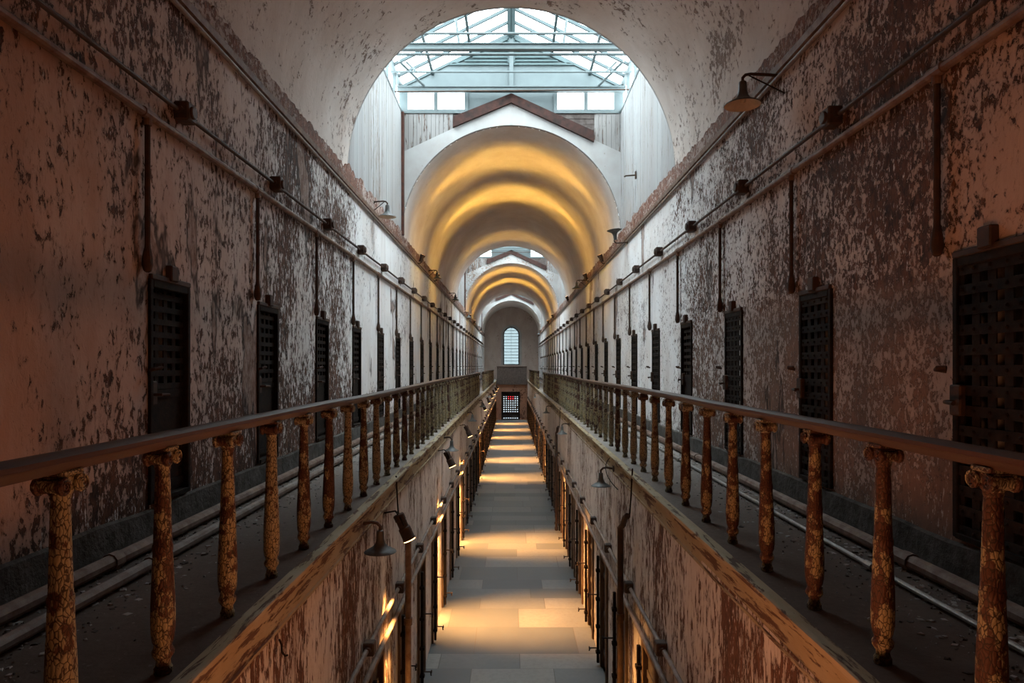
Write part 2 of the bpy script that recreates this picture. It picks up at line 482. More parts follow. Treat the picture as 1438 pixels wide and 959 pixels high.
wall('wall_lower_left', LWL, -1, 0, GZ - .2, YB, YG + .2, LDL, 0, LZ1, .7, 'wall_low', 'lower left corridor wall under the gallery, streaked plaster')
wall('wall_lower_right', LWR, 1, 0, GZ - .2, YB, YG + .2, LDR, 0, LZ1, .7, 'wall_low', 'lower right corridor wall under the gallery, streaked plaster')

def plinth(name, sx, lab):
    b = MB(); ny = 300; x = sx * XW
    for i in range(ny):                       # uneven rendered foot of the wall
        pass
    pts = []
    for i in range(ny + 1):
        y = YB + (YE - YB) * i / ny
        h = .215 + .03 * mnoise.noise((y * 1.3, sx * 3, 0)) ; t = .035 + .012 * mnoise.noise((y * 2.1, sx * 5, 2))
        pts.append((y, h, t))
    for (ya, ha, ta), (yb, hb, tb) in zip(pts, pts[1:]):
        b.face([(x - sx * ta, ya, GZ), (x - sx * tb, yb, GZ), (x - sx * tb * .7, yb, GZ + hb), (x - sx * ta * .7, ya, GZ + ha)])
        b.face([(x - sx * ta * .7, ya, GZ + ha), (x - sx * tb * .7, yb, GZ + hb), (x + sx * .01, yb, GZ + hb + .02), (x + sx * .01, ya, GZ + ha + .02)])
    tag(b.build(name, 'plinth', fix=False), lab, 'plinth', kind='structure')
plinth('baseboard_left', -1, 'dark damp cement foot of the left gallery wall')
plinth('baseboard_right', 1, 'dark damp cement foot of the right gallery wall')

# back wall (behind the viewer)
b = MB(); b.box(-XW - .3, XW + .3, YB - .2, YB, 0, SP + R + .3)
tag(b.build('wall_back', 'wall_r', smooth=False), 'plain wall closing the hall behind the viewer', 'wall', kind='structure')

# vaults
VLAB = ['near grey peeling barrel vault overhead', 'second barrel vault with golden lit bands', 'third barrel vault with golden bands, smaller in the distance', 'last dark barrel vault before the arched window']
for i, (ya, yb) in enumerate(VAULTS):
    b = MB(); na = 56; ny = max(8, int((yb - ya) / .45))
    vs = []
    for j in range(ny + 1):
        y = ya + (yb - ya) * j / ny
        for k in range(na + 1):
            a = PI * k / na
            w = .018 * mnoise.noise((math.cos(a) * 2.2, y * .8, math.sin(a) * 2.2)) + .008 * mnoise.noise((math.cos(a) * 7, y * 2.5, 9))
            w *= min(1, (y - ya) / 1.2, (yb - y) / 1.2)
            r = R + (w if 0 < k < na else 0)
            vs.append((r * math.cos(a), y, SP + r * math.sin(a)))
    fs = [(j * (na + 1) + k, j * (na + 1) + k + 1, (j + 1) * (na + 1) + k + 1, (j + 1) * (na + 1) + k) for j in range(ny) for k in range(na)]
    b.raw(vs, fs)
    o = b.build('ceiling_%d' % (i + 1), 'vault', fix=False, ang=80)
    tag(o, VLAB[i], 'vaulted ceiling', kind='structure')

# mouldings, nosing
tn = [0]
def trim(b, mat, lab, cat='trim', **kw):
    tn[0] += 1
    return tag(b.build('trim_%d' % tn[0], mat, **kw), lab, cat, kind='structure')
for sx, edge, lab in ((-1, EDL, 'left'), (1, EDR, 'right')):
    b = MB()
    def pr(pts): return [(edge + sx * u, GZ + w) for u, w in pts]
    prof = pr([(.045, -.004), (.045, .012), (-.015, .012), (-.03, .004), (-.03, -.022), (-.012, -.036), (.012, -.04), (.012, -.075), (.022, -.085), (.022, -.215), (.012, -.222), (.012, -.24), (.06, -.26), (.06, -.20)])
    seg = 160
    n = len(prof); vs = []
    for i in range(seg + 1):
        y = YB + (YG - .02 - YB) * i / seg
        wob = .012 * mnoise.noise((y * .22, sx * 4, 0)); wz = .012 * mnoise.noise((y * .3, sx * 4, 5))
        vs += [(px + wob * (1 if abs(px - edge) < .1 else 0), y, pz + (wz if pz < GZ - .03 else 0)) for px, pz in prof]
    fs = [(i * n + j, i * n + (j + 1) % n, (i + 1) * n + (j + 1) % n, (i + 1) * n + j) for i in range(seg) for j in range(n)]
    b.raw(vs, fs)
    trim(b, 'fascia', 'worn ochre timber nosing along the %s gallery edge' % lab, 'edge trim')
for sx, lab in ((-1, 'left'), (1, 'right')):
    b = MB(); x = sx * XW
    b.prism([(x, Z(2.86)), (x - sx * .05, Z(2.87)), (x - sx * .06, Z(2.93)), (x - sx * .035, Z(2.95)), (x, Z(2.96))], 'y', YB, YE)
    trim(b, 'pipe', 'long brown moulding at the top of the %s wall' % lab, 'moulding')
    # broken plaster band between moulding and vault
    b = MB(); ny = 1500; pts = []
    for i in range(ny + 1):
        y = YB + (YE - YB) * i / ny
        inbay = any(a - .2 < y < c + .2 for a, c in BAYS)
        h = (.27 if inbay else .20) + (.12 if inbay else .03) * mnoise.noise((y * 2.3, sx, 1)) + .05 * mnoise.noise((y * 7, sx, 3)) + .035 * mnoise.noise((y * 19, sx, 7))
        pts.append((y, max(.05, h), .022 + .012 * mnoise.noise((y * 5, sx, 4))))
    for (ya, ha, ta), (yb, hb, tb) in zip(pts, pts[1:]):
        b.face([(x - sx * ta, ya, Z(2.95)), (x - sx * tb, yb, Z(2.95)), (x - sx * tb, yb, Z(2.95) + hb), (x - sx * ta, ya, Z(2.95) + ha)])
        b.face([(x - sx * ta, ya, Z(2.95) + ha), (x - sx * tb, yb, Z(2.95) + hb), (x + sx * .03, yb, Z(2.95) + hb + .01), (x + sx * .03, ya, Z(2.95) + ha + .01)])
    trim(b, 'ledge', 'strip of broken reddish plaster above the %s moulding' % lab, 'plaster band', fix=False)

# ---------------------------------------------------------------- skylight bays
EV, RD, HW = Z(6.72), Z(8.04), XW + .06
def roofz(x): return RD - (RD - EV) * abs(x) / HW
def faceline(x): return Z(6.37) - .47 * abs(x)
WORD = ['near', 'middle', 'far']
def bay(i, y0, y1):
    w = WORD[i]
    root = empty('window_%d' % (i + 1), (0, 0, 0))
    tag(root, ['large gabled skylight of pale teal steel over the first bay', 'second gabled skylight glimpsed through the golden vault', 'last skylight before the end window'][i], 'skylight', kind='structure')
    # glazing + bars
    b = MB()
    for sx in (-1, 1):
        b.face([(0, y0, RD + .02), (sx * HW, y0, EV + .02), (sx * HW, y1, EV + .02), (0, y1, RD + .02)])
    b.build('glazing', 'glass', root, smooth=False, fix=False)
    b = MB()
    nb = 9
    sl = math.atan2(RD - EV, HW)
    for sx in (-1, 1):
        for k in range(nb + 1):
            y = y0 + .05 + (y1 - y0 - .1) * k / nb
            b.prism([(y - .018, 0), (y + .018, 0), (y + .018, 1), (y - .018, 1)], 'x', 0, 1) if False else None
            L = math.hypot(HW, RD - EV)
            mt = Matrix.Translation((0, y, RD)) @ Matrix.Rotation(-sl * -1 if sx > 0 else sl * -1, 4, 'Y')
            if sx > 0: b.box(0, L, -.026, .026, -.05, .012, 0, mt)
            else: b.box(-L, 0, -.026, .026, -.05, .012, 0, Matrix.Translation((0, y, RD)) @ Matrix.Rotation(-sl, 4, 'Y'))
    b.build('glazing_bar', 'glassbar', root, smooth=False)
    b = MB()
    for sx in (-1, 1):
        for fx in (.36, .70):
            x = sx * HW * fx; z = roofz(x) - .07
            b.box(x - .03, x + .03, y0, y1, z - .04, z + .02)
    b.build('purlin', 'glassbar', root, smooth=False)
    b = MB(); b.prism([(-.10, RD - .02), (-.085, RD - .10), (-.02, RD - .13), (-.02, RD - .18), (.02, RD - .18), (.02, RD - .13), (.085, RD - .10), (.10, RD - .02), (0, RD + .05)], 'y', y0, y1)
    b.build('ridge_beam', 'teal_d', root, smooth=False)
    b = MB()
    for sx in (-1, 1):
        x = sx * (HW - .03)
        b.box(x - .06, x + .06, y0, y1, EV - .06, EV + .05)
        b.box(x - .05, x + .05, y0, y1, Z(6.08), Z(6.15))
        for k in range(7):
            y = y0 + (y1 - y0) * k / 6
            b.box(x - .035, x + .035, y - .03, y + .03, Z(6.1), EV)
    b.build('side_frame', 'teal', root, smooth=False)
    b = MB()
    for sx in (-1, 1):
        x = sx * HW
        b.face([(x, y0, Z(6.1)), (x, y1, Z(6.1)), (x, y1, EV), (x, y0, EV)])
    b.build('side_pane', 'glass', root, smooth=False, fix=False)
    # far gable wall with window holes (front at y1-.04)
    wins = [(-2.49, -1.86), (-1.77, -1.13), (1.11, 1.75), (1.84, 2.47)]
    zb, zt = Z(6.17), Z(6.60)
    b = MB(); yf = y1 - .04
    xs = [-HW] + [q for wq in wins for q in wq] + [HW]
    for k in range(0, len(xs), 2):
        b.box(xs[k], xs[k + 1], yf, y1, zb, zt)
    b.box(-HW, HW, yf, y1, Z(6.07), zb); b.box(-HW, HW, yf, y1, zt, EV)
    b.prism([(-HW, EV), (HW, EV), (0, RD)], 'y', yf, y1)
    b.build('gable_panel', 'teal', root, smooth=False)
    b = MB()
    for a, c in ((-2.60, -1.04), (1.02, 2.58)):
        yy0, yy1 = yf - .05, yf - .002
        b.box(a, c, yy0, yy1, zb - .09, zb); b.box(a, c, yy0, yy1, zt, zt + .07)
        m = [wq for wq in wins if a < wq[0] < c]
        b.box(a, m[0][0], yy0, yy1, zb, zt); b.box(m[0][1], m[1][0], yy0, yy1, zb, zt); b.box(m[1][1], c, yy0, yy1, zb, zt)
    b.build('gable_window_frame', 'teal', root, smooth=False)
    b = MB()
    for a, c in wins: b.face([(a, y1 - .015, zb), (c, y1 - .015, zb), (c, y1 - .015, zt), (a, y1 - .015, zt)])
    b.build('gable_pane', 'glass', root, smooth=False, fix=False)
    # louvered triangles either side of the king post
    for sx in (-1, 1):
        b = MB(); zb0 = Z(7.27); top = RD - .12; hw = 1.40
        def xr(z): return hw * (top - z) / (top - zb0) + .02
        b.prism([(sx * .06, zb0 - .03), (sx * (hw + .12), zb0 - .03), (sx * (hw), zb0 + .02), (sx * .06, zb0 + .02)], 'y', yf - .05, yf - .002)
        b.prism([(sx * .06, top + .02), (sx * .06, top - .06), (sx * (hw - .05), zb0), (sx * (hw + .10), zb0)], 'y', yf - .05, yf - .002)
        b.box(min(sx * .05, sx * .09), max(sx * .05, sx * .09), yf - .05, yf - .002, zb0, top - .04)
        for k in range(7):
            z = zb0 + .05 + k * .088
            if z + .06 > top: break
            b.prism([(yf - .04, z), (yf - .004, z + .075), (yf - .004, z + .085), (yf - .05, z + .01)], 'x', min(sx * .07, sx * max(.08, xr(z + .06) - .06)), max(sx * .07, sx * max(.08, xr(z + .06) - .06)))
        b.build('louver_vent', 'teal_d', root, smooth=False)
    b = MB(); b.box(-.05, .05, yf - .07, yf - .002, EV - .05, RD - .15)
    b.build('king_post', 'teal', root, smooth=False)
    # ties
    b = MB()
    b.box(-HW, HW, y1 - .36, y1 - .26, Z(6.50), Z(6.60)); b.box(-HW, HW, y1 - .40, y1 - .22, Z(6.59), Z(6.615))
    b.build('main_tie', 'teal', root, smooth=False)
    for dy, h, r in ((1.25, 6.57, .022), (2.1, 6.575, .03), (2.95, 6.60, .028)):
        b = MB(); b.tube([(-HW, y1 - dy, Z(h)), (HW, y1 - dy, Z(h))], r, 8); b.build('tie_rod', 'teal', root)
    b = MB()
    yt = y1 - 2.35
    b.box(-HW, HW, yt - .03, yt + .03, Z(6.55), Z(6.665)); b.box(-HW, HW, yt - .07, yt + .07, Z(6.545), Z(6.565)); b.box(-HW, HW, yt - .07, yt + .07, Z(6.655), Z(6.675))
    b.build('truss_chord', 'teal', root, smooth=False)
    b = MB()
    for sx in (-1, 1):
        b.tube([(sx * 1.08, yt, Z(6.66)), (sx * 1.18, yt, roofz(1.18) - .06)], .028, 8)
        b.tube([(sx * 2.12, yt + 1.2, Z(6.6)), (sx * 2.36, yt + 1.2, roofz(2.36) - .05)], .028, 8)
        b.tube([(sx * 2.02, y1 - .3, Z(6.6)), (sx * 2.50, y1 - 1.3, roofz(2.5) - .03)], .03, 8)
    b.build('strut', 'teal', root)
    b = MB(); b.tube([(-HW - .05, y1 - 1.02, Z(6.22)), (HW + .05, y1 - 1.02, Z(6.27))], .016, 8)
    b.build('dark_rod', 'iron_rust', root)
    # closing gable at the near end (faces the bay)
    b = MB()
    yn0, yn1 = y0, y0 + .05
    def strip(b, ya, yb, topf, n=48, bot=None):
        prev = None
        for k in range(n + 1):
            x = -R * math.cos(PI * k / n); z = SP + R * math.sin(PI * k / n); zt_ = topf(x)
            cur = (x, z, max(z + .001, zt_))
            if prev:
                (xa, za, ta), (xc, zc, tc) = prev, cur
                for y in (ya, yb):
                    b.face([(xa, y, za), (xc, y, zc), (xc, y, tc), (xa, y, ta)])
                b.face([(xa, ya, za), (xc, ya, zc), (xc, yb, zc), (xa, yb, za)])
                b.face([(xa, ya, ta), (xc, ya, tc), (xc, yb, tc), (xa, yb, ta)])
            prev = cur
    strip(b, yn0, yn1, lambda x: EV)
    b.prism([(-HW, EV), (HW, EV), (0, RD)], 'y', yn0, yn1)
    b.box(-HW, -R, yn0, yn1, SP, EV); b.box(R, HW, yn0, yn1, SP, EV)
    tag(b.build('wall_gable_%d' % (2 * i + 1), 'face_w', smooth=False), 'white boarded gable on the near side of the %s skylight bay' % ['first', 'second', 'third'][i], 'wall', kind='structure')
    # far face: white boards over the vault, boarding above it
    b = MB(); strip(b, y1 - .10, y1, faceline)
    # seams: narrow cover strips
    b.box(-.012, .012, y1 - .112, y1 - .10, SP + R + .02, Z(6.35))
    tag(b.build('wall_gable_%d' % (2 * i + 2), 'face_w', smooth=False), 'white peaked board face around the %s vault mouth' % ['second', 'third', 'last'][i], 'wall', kind='structure')
    b = MB()
    rnd = random.Random(5 + i)
    for a, c in ((-HW, -1.40), (2.0, HW)):
        x = a
        while x < c - .01:
            wd = min(.105 + rnd.uniform(-.02, .02), c - x)
            d = rnd.uniform(0, .008)
            z0 = min(faceline(x), faceline(x + wd)) - .12
            b.box(x, x + wd - .006, y1 - .055 - d, y1 - .002, z0, Z(6.08))
            x += wd
    trim(b, 'plank_o', 'weathered vertical boarding beside the peaked boards of the %s bay' % w, 'boarding', smooth=False)
    b = MB(); strip(b, y1 - .02, y1, lambda x: Z(6.085))
    for k in range(7):
        z = Z(5.15) + k * .135
        xs_ = max(.3, (Z(6.37) - z) / .47 - .12)
        for sx, xe in ((-1, 1.40), (1, 2.0)):
            if xs_ < xe: b.box(min(sx * xs_, sx * xe), max(sx * xs_, sx * xe), y1 - .045 + .008 * (k % 2), y1 - .002, z, z + .125)
    trim(b, 'darkwood', 'dark horizontal boards behind the peaked timbers of the %s bay' % w, 'boarding', smooth=False)
    b = MB()
    for sx, xe in ((-1, 1.39), (1, 1.98)):
        s_ = .40 if sx < 0 else .455
        b.prism([(0, Z(6.52)), (sx * xe, Z(6.52 - s_ * xe)), (sx * xe, Z(6.27 - s_ * xe)), (0, Z(6.30))], 'y', y1 - .19, y1 - .105)
    trim(b, 'redwood', 'red-brown peaked bargeboards of the %s bay' % w, 'bargeboard', smooth=False)
    # plank side walls
    for sx, sd in ((-1, 'left'), (1, 'right')):
        b = MB(); y = y0
        while y < y1 - .01:
            wd = min(.115 + rnd.uniform(-.012, .012), y1 - y); d = rnd.uniform(0, .006)
            xa, xb = sx * (XW + .05), sx * (XW - .012 + d)
            b.box(min(xa, xb), max(xa, xb), y, y + wd - .005, SP - .02, Z(6.09))
            y += wd
        b.box(min(sx * (XW + .04), sx * (XW + .07)), max(sx * (XW + .04), sx * (XW + .07)), y0, y1, SP - .02, Z(6.09))
        tag(b.build('wall_bay_%s_%d' % (sd, i + 1), 'plank_w', smooth=False), '%s white plank wall of the %s skylight bay' % (sd, ['first', 'second', 'third'][i]), 'wall', kind='structure')
    b = MB()
    b.box(-XW - .01, -XW + .075, y1 - .20, y1 - .105, SP - .02, Z(6.08), ch=.01)
    trim(b, 'red_post', 'narrow red timber post at the left corner of the %s bay' % w, 'corner post', smooth=False)
    # daylight portal
    l = bpy.data.lights.new('skylight_portal', 'AREA'); l.shape = 'RECTANGLE'; l.size = 2 * HW; l.size_y = y1 - y0; l.cycles.is_portal = True
    o = bpy.data.objects.new('skylight_portal', l); C.objects.link(o); o.location = (0, (y0 + y1) / 2, Z(6.75))
for i, (a, c) in enumerate(BAYS): bay(i, a, c)

# ---------------------------------------------------------------- end walls
def arch_hole(b, y, xo, z0, z1, cx, hw, zb, zs, n=24, mi=0):
    """wall face at y with an arched hole, outer rect +-xo"""
    b.face([(-xo, y, z0), (xo, y, z0), (xo, y, zb), (-xo, y, zb)], mi)
    b.face([(-xo, y, zb), (cx - hw, y, zb), (cx - hw, y, zs), (-xo, y, zs)], mi)
    b.face([(cx + hw, y, zb), (xo, y, zb), (xo, y, zs), (cx + hw, y, zs)], mi)
    pr = None
    for k in range(n + 1):
        a = PI - PI * k / n
        x = cx + hw * math.cos(a); z = zs + hw * math.sin(a)
        # outer point: towards the rectangle border
        xx = -xo + (2 * xo) * k / n
        cur = ((x, z), (xx, z1))
        if pr: b.face([(pr[0][0], y, pr[0][1]), (cur[0][0], y, cur[0][1]), (cur[1][0], y, cur[1][1]), (pr[1][0], y, pr[1][1])], mi)
        else: b.face([(-xo, y, zs), (x, y, z), (-xo, y, z1)], mi)
        pr = cur
    b.face([(xo, y, zs), (cx + hw, y, zs), (xo, y, z1)], mi)
WX, WHW, WB, WS = .0, .80, Z(.12), Z(3.05)
b = MB(); arch_hole(b, YE, XW + .1, GZ - .3, SP + R + .1, WX, WHW, WB, WS)
def arc_reveal(b, cx, hw, zb, zs, ya, yb, n=24, mi=0):
    pts = [(cx - hw, zb), (cx - hw, zs)] + [(cx + hw * math.cos(PI - PI * k / n), zs + hw * math.sin(PI * k / n)) for k in range(1, n)] + [(cx + hw, zs), (cx + hw, zb)]
    for p, q in zip(pts, pts[1:]): b.face([(p[0], ya, p[1]), (q[0], ya, q[1]), (q[0], yb, q[1]), (p[0], yb, p[1])], mi)
    b.face([(cx - hw, ya, zb), (cx + hw, ya, zb), (cx + hw, yb, zb), (cx - hw, yb, zb)], mi)
arc_reveal(b, WX, WHW, WB, WS, YE, YE + .45)
tag(b.build('wall_end', 'endwall', smooth=False, fix=False), 'dim brown end wall around the arched window', 'wall', kind='structure')
def arch_band(b, cx, r0, r1, zb, zs, ya, yb, n=24):
    def P(r): return [(cx - r, zb), (cx - r, zs)] + [(cx + r * math.cos(PI - PI * k / n), zs + r * math.sin(PI * k / n)) for k in range(1, n)] + [(cx + r, zs), (cx + r, zb)]
    A, B = P(r0), P(r1)
    for k in range(len(A) - 1):
        for y in (ya, yb): b.face([(A[k][0], y, A[k][1]), (A[k + 1][0], y, A[k + 1][1]), (B[k + 1][0], y, B[k + 1][1]), (B[k][0], y, B[k][1])])
        for Q in (A, B): b.face([(Q[k][0], ya, Q[k][1]), (Q[k + 1][0], ya, Q[k + 1][1]), (Q[k + 1][0], yb, Q[k + 1][1]), (Q[k][0], yb, Q[k][1])])
b = MB(); arch_band(b, WX, .80, 1.0, WB, WS, YE - .06, YE + .02)
trim(b, 'face_w', 'pale plaster surround of the arched end window', 'window surround')
b = MB(); arch_band(b, WX, 1.34, 1.46, WS, WS, YE - .07, YE + .02)
b.box(-XW, -1.34, YE - .07, YE + .02, WS - .12, WS); b.box(1.34, XW, YE - .07, YE + .02, WS - .12, WS)
trim(b, 'endwall', 'dark hood moulding over the arched end window', 'moulding', smooth=False)
root = tag(empty('window_4', (WX, YE, WB)), 'tall arched window in the far end wall', 'window', kind='structure')
b = MB(); arch_band(b, 0, .70, .80, 0, WS - WB, .2, .27); b.box(-.8, .8, .2, .27, 0, .08)
b.build('window_frame', 'iron', root)
b = MB()
for k in range(1, 12):
    z = .08 + k * .30
    hx = .74 if z < WS - WB else math.sqrt(max(.0, .74 ** 2 - (z - (WS - WB)) ** 2))
    if hx > .1: b.box(-hx, hx, .215, .255, z - .022, z + .022)
b.box(-.012, .012, .215, .25, 0, WS - WB + .7)
b.build('muntin', 'shade', root, smooth=False)
b = MB()
n = 24; ring_ = [(-.74, .02), (-.74, WS - WB)] + [(.74 * math.cos(PI - PI * k / n), WS - WB + .74 * math.sin(PI * k / n)) for k in range(1, n)] + [(.74, WS - WB), (.74, .02)]
b.face([(x, .235, z) for x, z in ring_])
b.build('pane', 'glass_end', root, smooth=False, fix=False)

# bridge floor + panel under the window, lower end wall with gate
b = MB(); b.box(EDL - .1, EDR + .1, YG - .05, YE, GZ - .32, GZ, 0)
tag(b.build('floor_bridge', 'gallery', smooth=False), 'landing joining both galleries at the far end', 'landing', kind='structure')
b = MB(); b.box(EDL - .02, EDR + .02, YG - .12, YG - .05, GZ - .36, GZ + .08)
trim(b, 'darkwood', 'dark beam across the front of the far landing', 'beam', smooth=False)
b = MB()
GX0, GX1, GH = -.81, .71, 2.42
b.box(LWL, GX0, YG, YG + .35, 0, GZ - .3); b.box(GX1, LWR, YG, YG + .35, 0, GZ - .3); b.box(GX0, GX1, YG, YG + .35, GH, GZ - .3)
tag(b.build('wall_end_lower', 'endlow', smooth=False), 'reddish lower end wall around the barred gate', 'wall', kind='structure')
root = tag(empty('door_1', (0, YG, 0)), 'black barred gate at the end of the lower corridor, daylight behind', 'gate', kind='structure')
b = MB()
b.box(GX0 - .05, GX0 + .07, -.05, .10, 0, GH + .05); b.box(GX1 - .07, GX1 + .05, -.05, .10, 0, GH + .05); b.box(GX0 - .05, GX1 + .05, -.05, .10, GH - .09, GH + .05)
b.build('gate_frame', 'iron', root, smooth=False)
b = MB(); nx, nz = 7, 12
wx = (GX1 - GX0 - .14) / nx
for k in range(nx + 1):
    x = GX0 + .07 + wx * k; b.box(x - .055, x + .055, 0, .025, 0, GH - .09)
for k in range(nz + 1):
    z = .05 + (GH - .14) * k / nz; b.box(GX0 + .07, GX1 - .07, .025, .05, z - .052, z + .052)
b.box(GX0 + .07, GX1 - .07, -.01, .03, .30, .62)
b.box(GX0 + .07, GX1 - .07, -.01, .03, GH - .36, GH - .09)
b.build('grille', 'iron', root, smooth=False)
b = MB(); b.face([(GX0, .2, 0), (GX1, .2, 0), (GX1, .2, GH), (GX0, .2, GH)]); b.build('pane', 'gate_dimmer', root, smooth=False, fix=False)  # added pane, tones down the bright sky behind the bars
b = MB(); b.box(GX1 - .30, GX1 - .14, -.03, .0, 1.02, 1.22, ch=.01); b.tube([(GX1 - .22, -.03, 1.12), (GX1 - .22, -.07, 1.12), (GX1 - .34, -.07, 1.12)], .012, 8)
b.build('lock', 'iron_rust', root)
b = MB(); b.box(-.36, .22, .10, .16, 1.70, 2.06, ch=.01)
tag(b.build('exit_sign', 'exit'), 'glowing red sign behind the bars of the far gate', 'sign')
for o_ in (bpy.data.objects['exit_sign'],): o_.location = (0, YG, 0)

# ---------------------------------------------------------------- cell doors
def upper_door_proto(kind, inset):
    """local x along the wall, y into the wall, z up from the sill"""
    W, H = .62, DZ1 - DZ0
    root = empty('door_0')
    b = MB(); t = .045
    b.box(-W / 2, -W / 2 + t, -.02, .13, 0, H, ch=.006); b.box(W / 2 - t, W / 2, -.02, .13, 0, H, ch=.006); b.box(-W / 2 + t, W / 2 - t, -.02, .13, H - .06, H, ch=.006)
    b.box(-W / 2 + t, W / 2 - t, -.03, .13, 0, .03)
    b.build('door_frame', 'iron', root, smooth=False)
    b = MB(); a = W / 2 - t - .005
    if kind == 0:        # lattice of riveted flat straps
        for k in range(5):
            x = -a + 2 * a * k / 4; b.box(max(-a, x - .032), min(a, x + .032), inset, inset + .01, .04, H - .065)
        for k in range(14):
            z = .05 + (H - .13) * k / 13; b.box(-a, a, inset - .01, inset, z - .03, z + .03)
            for q in range(5):
                x = -a + 2 * a * q / 4; x = max(-a + .03, min(a - .03, x))
                b.lathe([(.011, 0), (.011, .006), (.005, .012)], 6, 0, Matrix.Translation((x, inset - .01, z)) @ Matrix.Rotation(PI / 2, 4, 'X'))
    else:                # riveted plates with a barred upper half
        b.box(-a, a, inset, inset + .012, .04, H * .52)
        for k in range(5):
            x = -a + 2 * a * k / 4; b.box(max(-a, x - .026), min(a, x + .026), inset, inset + .012, H * .52, H - .065)
        for k in range(8):
            z = H * .52 + (H * .46 - .08) * k / 7; b.box(-a, a, inset - .01, inset, z - .022, z + .022)
        for z in (.10, .45, .80): b.box(-a, a, inset - .012, inset, z - .03, z + .03)
        for k in range(9):
            for x in (-a + .02, a - .02):
                b.lathe([(.012, 0), (.012, .006), (.005, .013)], 6, 0, Matrix.Translation((x, inset, .12 + k * .085)) @ Matrix.Rotation(PI / 2, 4, 'X'))
    g = b.build('door_grille', 'iron', root, smooth=False)
    b = MB(); b.box(-W / 2 + .01, -W / 2 + .11, inset - .045, inset - .005, .72, .90, ch=.008)
    b.tube([(-W / 2 + .06, inset - .045, .80), (-W / 2 + .06, inset - .10, .80), (-W / 2 + .15, inset - .11, .795)], .012, 8)
    b.tube([(-W / 2 + .0, inset - .05, .98), (-W / 2 - .03, inset - .10, .99), (-W / 2 + .02, inset - .12, 1.0), (-W / 2 + .06, inset - .09, 1.0)], .013, 8)
    b.build('lock', 'iron_rust', root)
    b = MB(); b.box(-.055, .055, -.05, .02, H + .01, H + .13, ch=.008); b.box(-.30, .30, -.028, .02, H - .005, H + .035, ch=.006)
    b.build('lintel_bracket', 'iron_rust', root, smooth=False)
    remember(root)
    return root
protos = [upper_door_proto(0, .0), upper_door_proto(1, .03)]
dn = [1]
def place_door(proto, loc, rz, lab, group, first):
    o = proto if first else copy_tree(proto)
    dn[0] += 1; o.name = 'door_%d' % dn[0]
    o.location = loc; o.rotation_euler = (0, 0, rz)
    tag(o, lab, 'cell door', group, 'structure'); return o
used = set()
def use(k):
    f = k not in used; used.add(k); return f
KP = {}
def door_from(k, loc, rz, lab, group):
    p = protos[k]
    if use(k): KP[k] = p
    else: pass
    first = k not in KP2
    KP2.add(k)
    return place_door(p, loc, rz, lab, group, first)
KP2 = set()
LK = [1, 1, 1, 1, 0, 1, 0, 0, 0, 0, 1, 0]; RK = [0, 0, 0, 1, 0, 0, 0, 0, 0, 1, 0, 0]
for i, (a, c) in enumerate(UL):
    if c > 62: break
    k = LK[i] if i < len(LK) else (0 if i % 3 else 1)
    door_from(k, (-XW, (a + c) / 2, DZ0), PI / 2, '%s iron cell door along the left upper gallery, counted from the viewer' % ORD[i], 'cell doors on the left gallery')
for i, (a, c) in enumerate(UR):
    if c > 62: break
    k = RK[i] if i < len(RK) else (0 if i % 3 else 1)
    door_from(k, (XW, (a + c) / 2, DZ0), -PI / 2, '%s iron cell door along the right upper gallery, counted from the viewer' % ORD[i], 'cell doors on the right gallery')

def lower_door_proto():
    W, H = .66, LZ1
    root = empty('door_0')
    b = MB(); t = .05
    b.box(-W / 2 - .03, -W / 2 + t, -.035, .12, 0, H + .06, ch=.008); b.box(W / 2 - t, W / 2 + .03, -.035, .12, 0, H + .06, ch=.008); b.box(-W / 2 + t, W / 2 - t, -.03, .12, H - .05, H + .06, ch=.008)
    b.build('door_frame', 'fr', root, smooth=False)
    b = MB()
    for k in range(4):
        x0 = -W / 2 + t + (W - 2 * t) * k / 4; b.box(x0 + .002, x0 + (W - 2 * t) / 4 - .002, .03, .06, .02, H - .055)
    for z in (.25, .85, 1.45): b.box(-W / 2 + t, W / 2 - t, .015, .03, z - .04, z + .04)
    b.build('door_leaf', 'darkwood', root, smooth=False)
    # sliding bar standing off the near jamb with hasps
    b = MB()
    b.box(-W / 2 - .02, -W / 2 + .025, -.085, -.045, .05, H - .05, ch=.005)
    for z in (.22, .62, 1.05, 1.5): b.box(-W / 2 - .035, -W / 2 + .04, -.10, -.03, z - .022, z + .022, ch=.005)
    b.build('locking_bar', 'iron', root, smooth=False)
    b = MB()
    for z, L in ((1.12, .12), (.28, .10)):
        b.tube([(-W / 2, -.085, z), (-W / 2, -.085 - L, z), (-W / 2 - .02, -.10 - L, z - .05)], .011, 7)
        q = Matrix.Translation((-W / 2, -.10 - L, z - .0)) @ Matrix.Rotation(PI / 2, 4, 'X')
        b.lathe([(.022, -.008), (.028, 0), (.022, .008), (.014, 0), (.022, -.008)], 10, 0, q, caps=False)
    b.build('hasp', 'iron_rust', root)
    remember(root); return root
M['fr'] = simple('worn_door_frame', (.20, .13, .085), .8, 0, .5, 9, .5, .25, (.08, .045, .03), (1, 1, .3))
lp = lower_door_proto(); lfirst = True
for i, (a, c) in enumerate(LDL):
    if a < 4: continue
    n_ = sum(1 for q in LDL[:i] if q[0] >= 4)
    place_door(lp, (LWL, (a + c) / 2, 0), PI / 2, '%s dark cell door down the lower left corridor side, counted from the viewer' % ORD[n_], 'lower left cell doors', lfirst); lfirst = False
for i, (a, c) in enumerate(LDR):
    if a < 4: continue
    n_ = sum(1 for q in LDR[:i] if q[0] >= 4)
    o = place_door(lp, (LWR, (a + c) / 2, 0), -PI / 2, '%s dark cell door down the lower right corridor side, counted from the viewer' % ORD[n_], 'lower right cell doors', False)

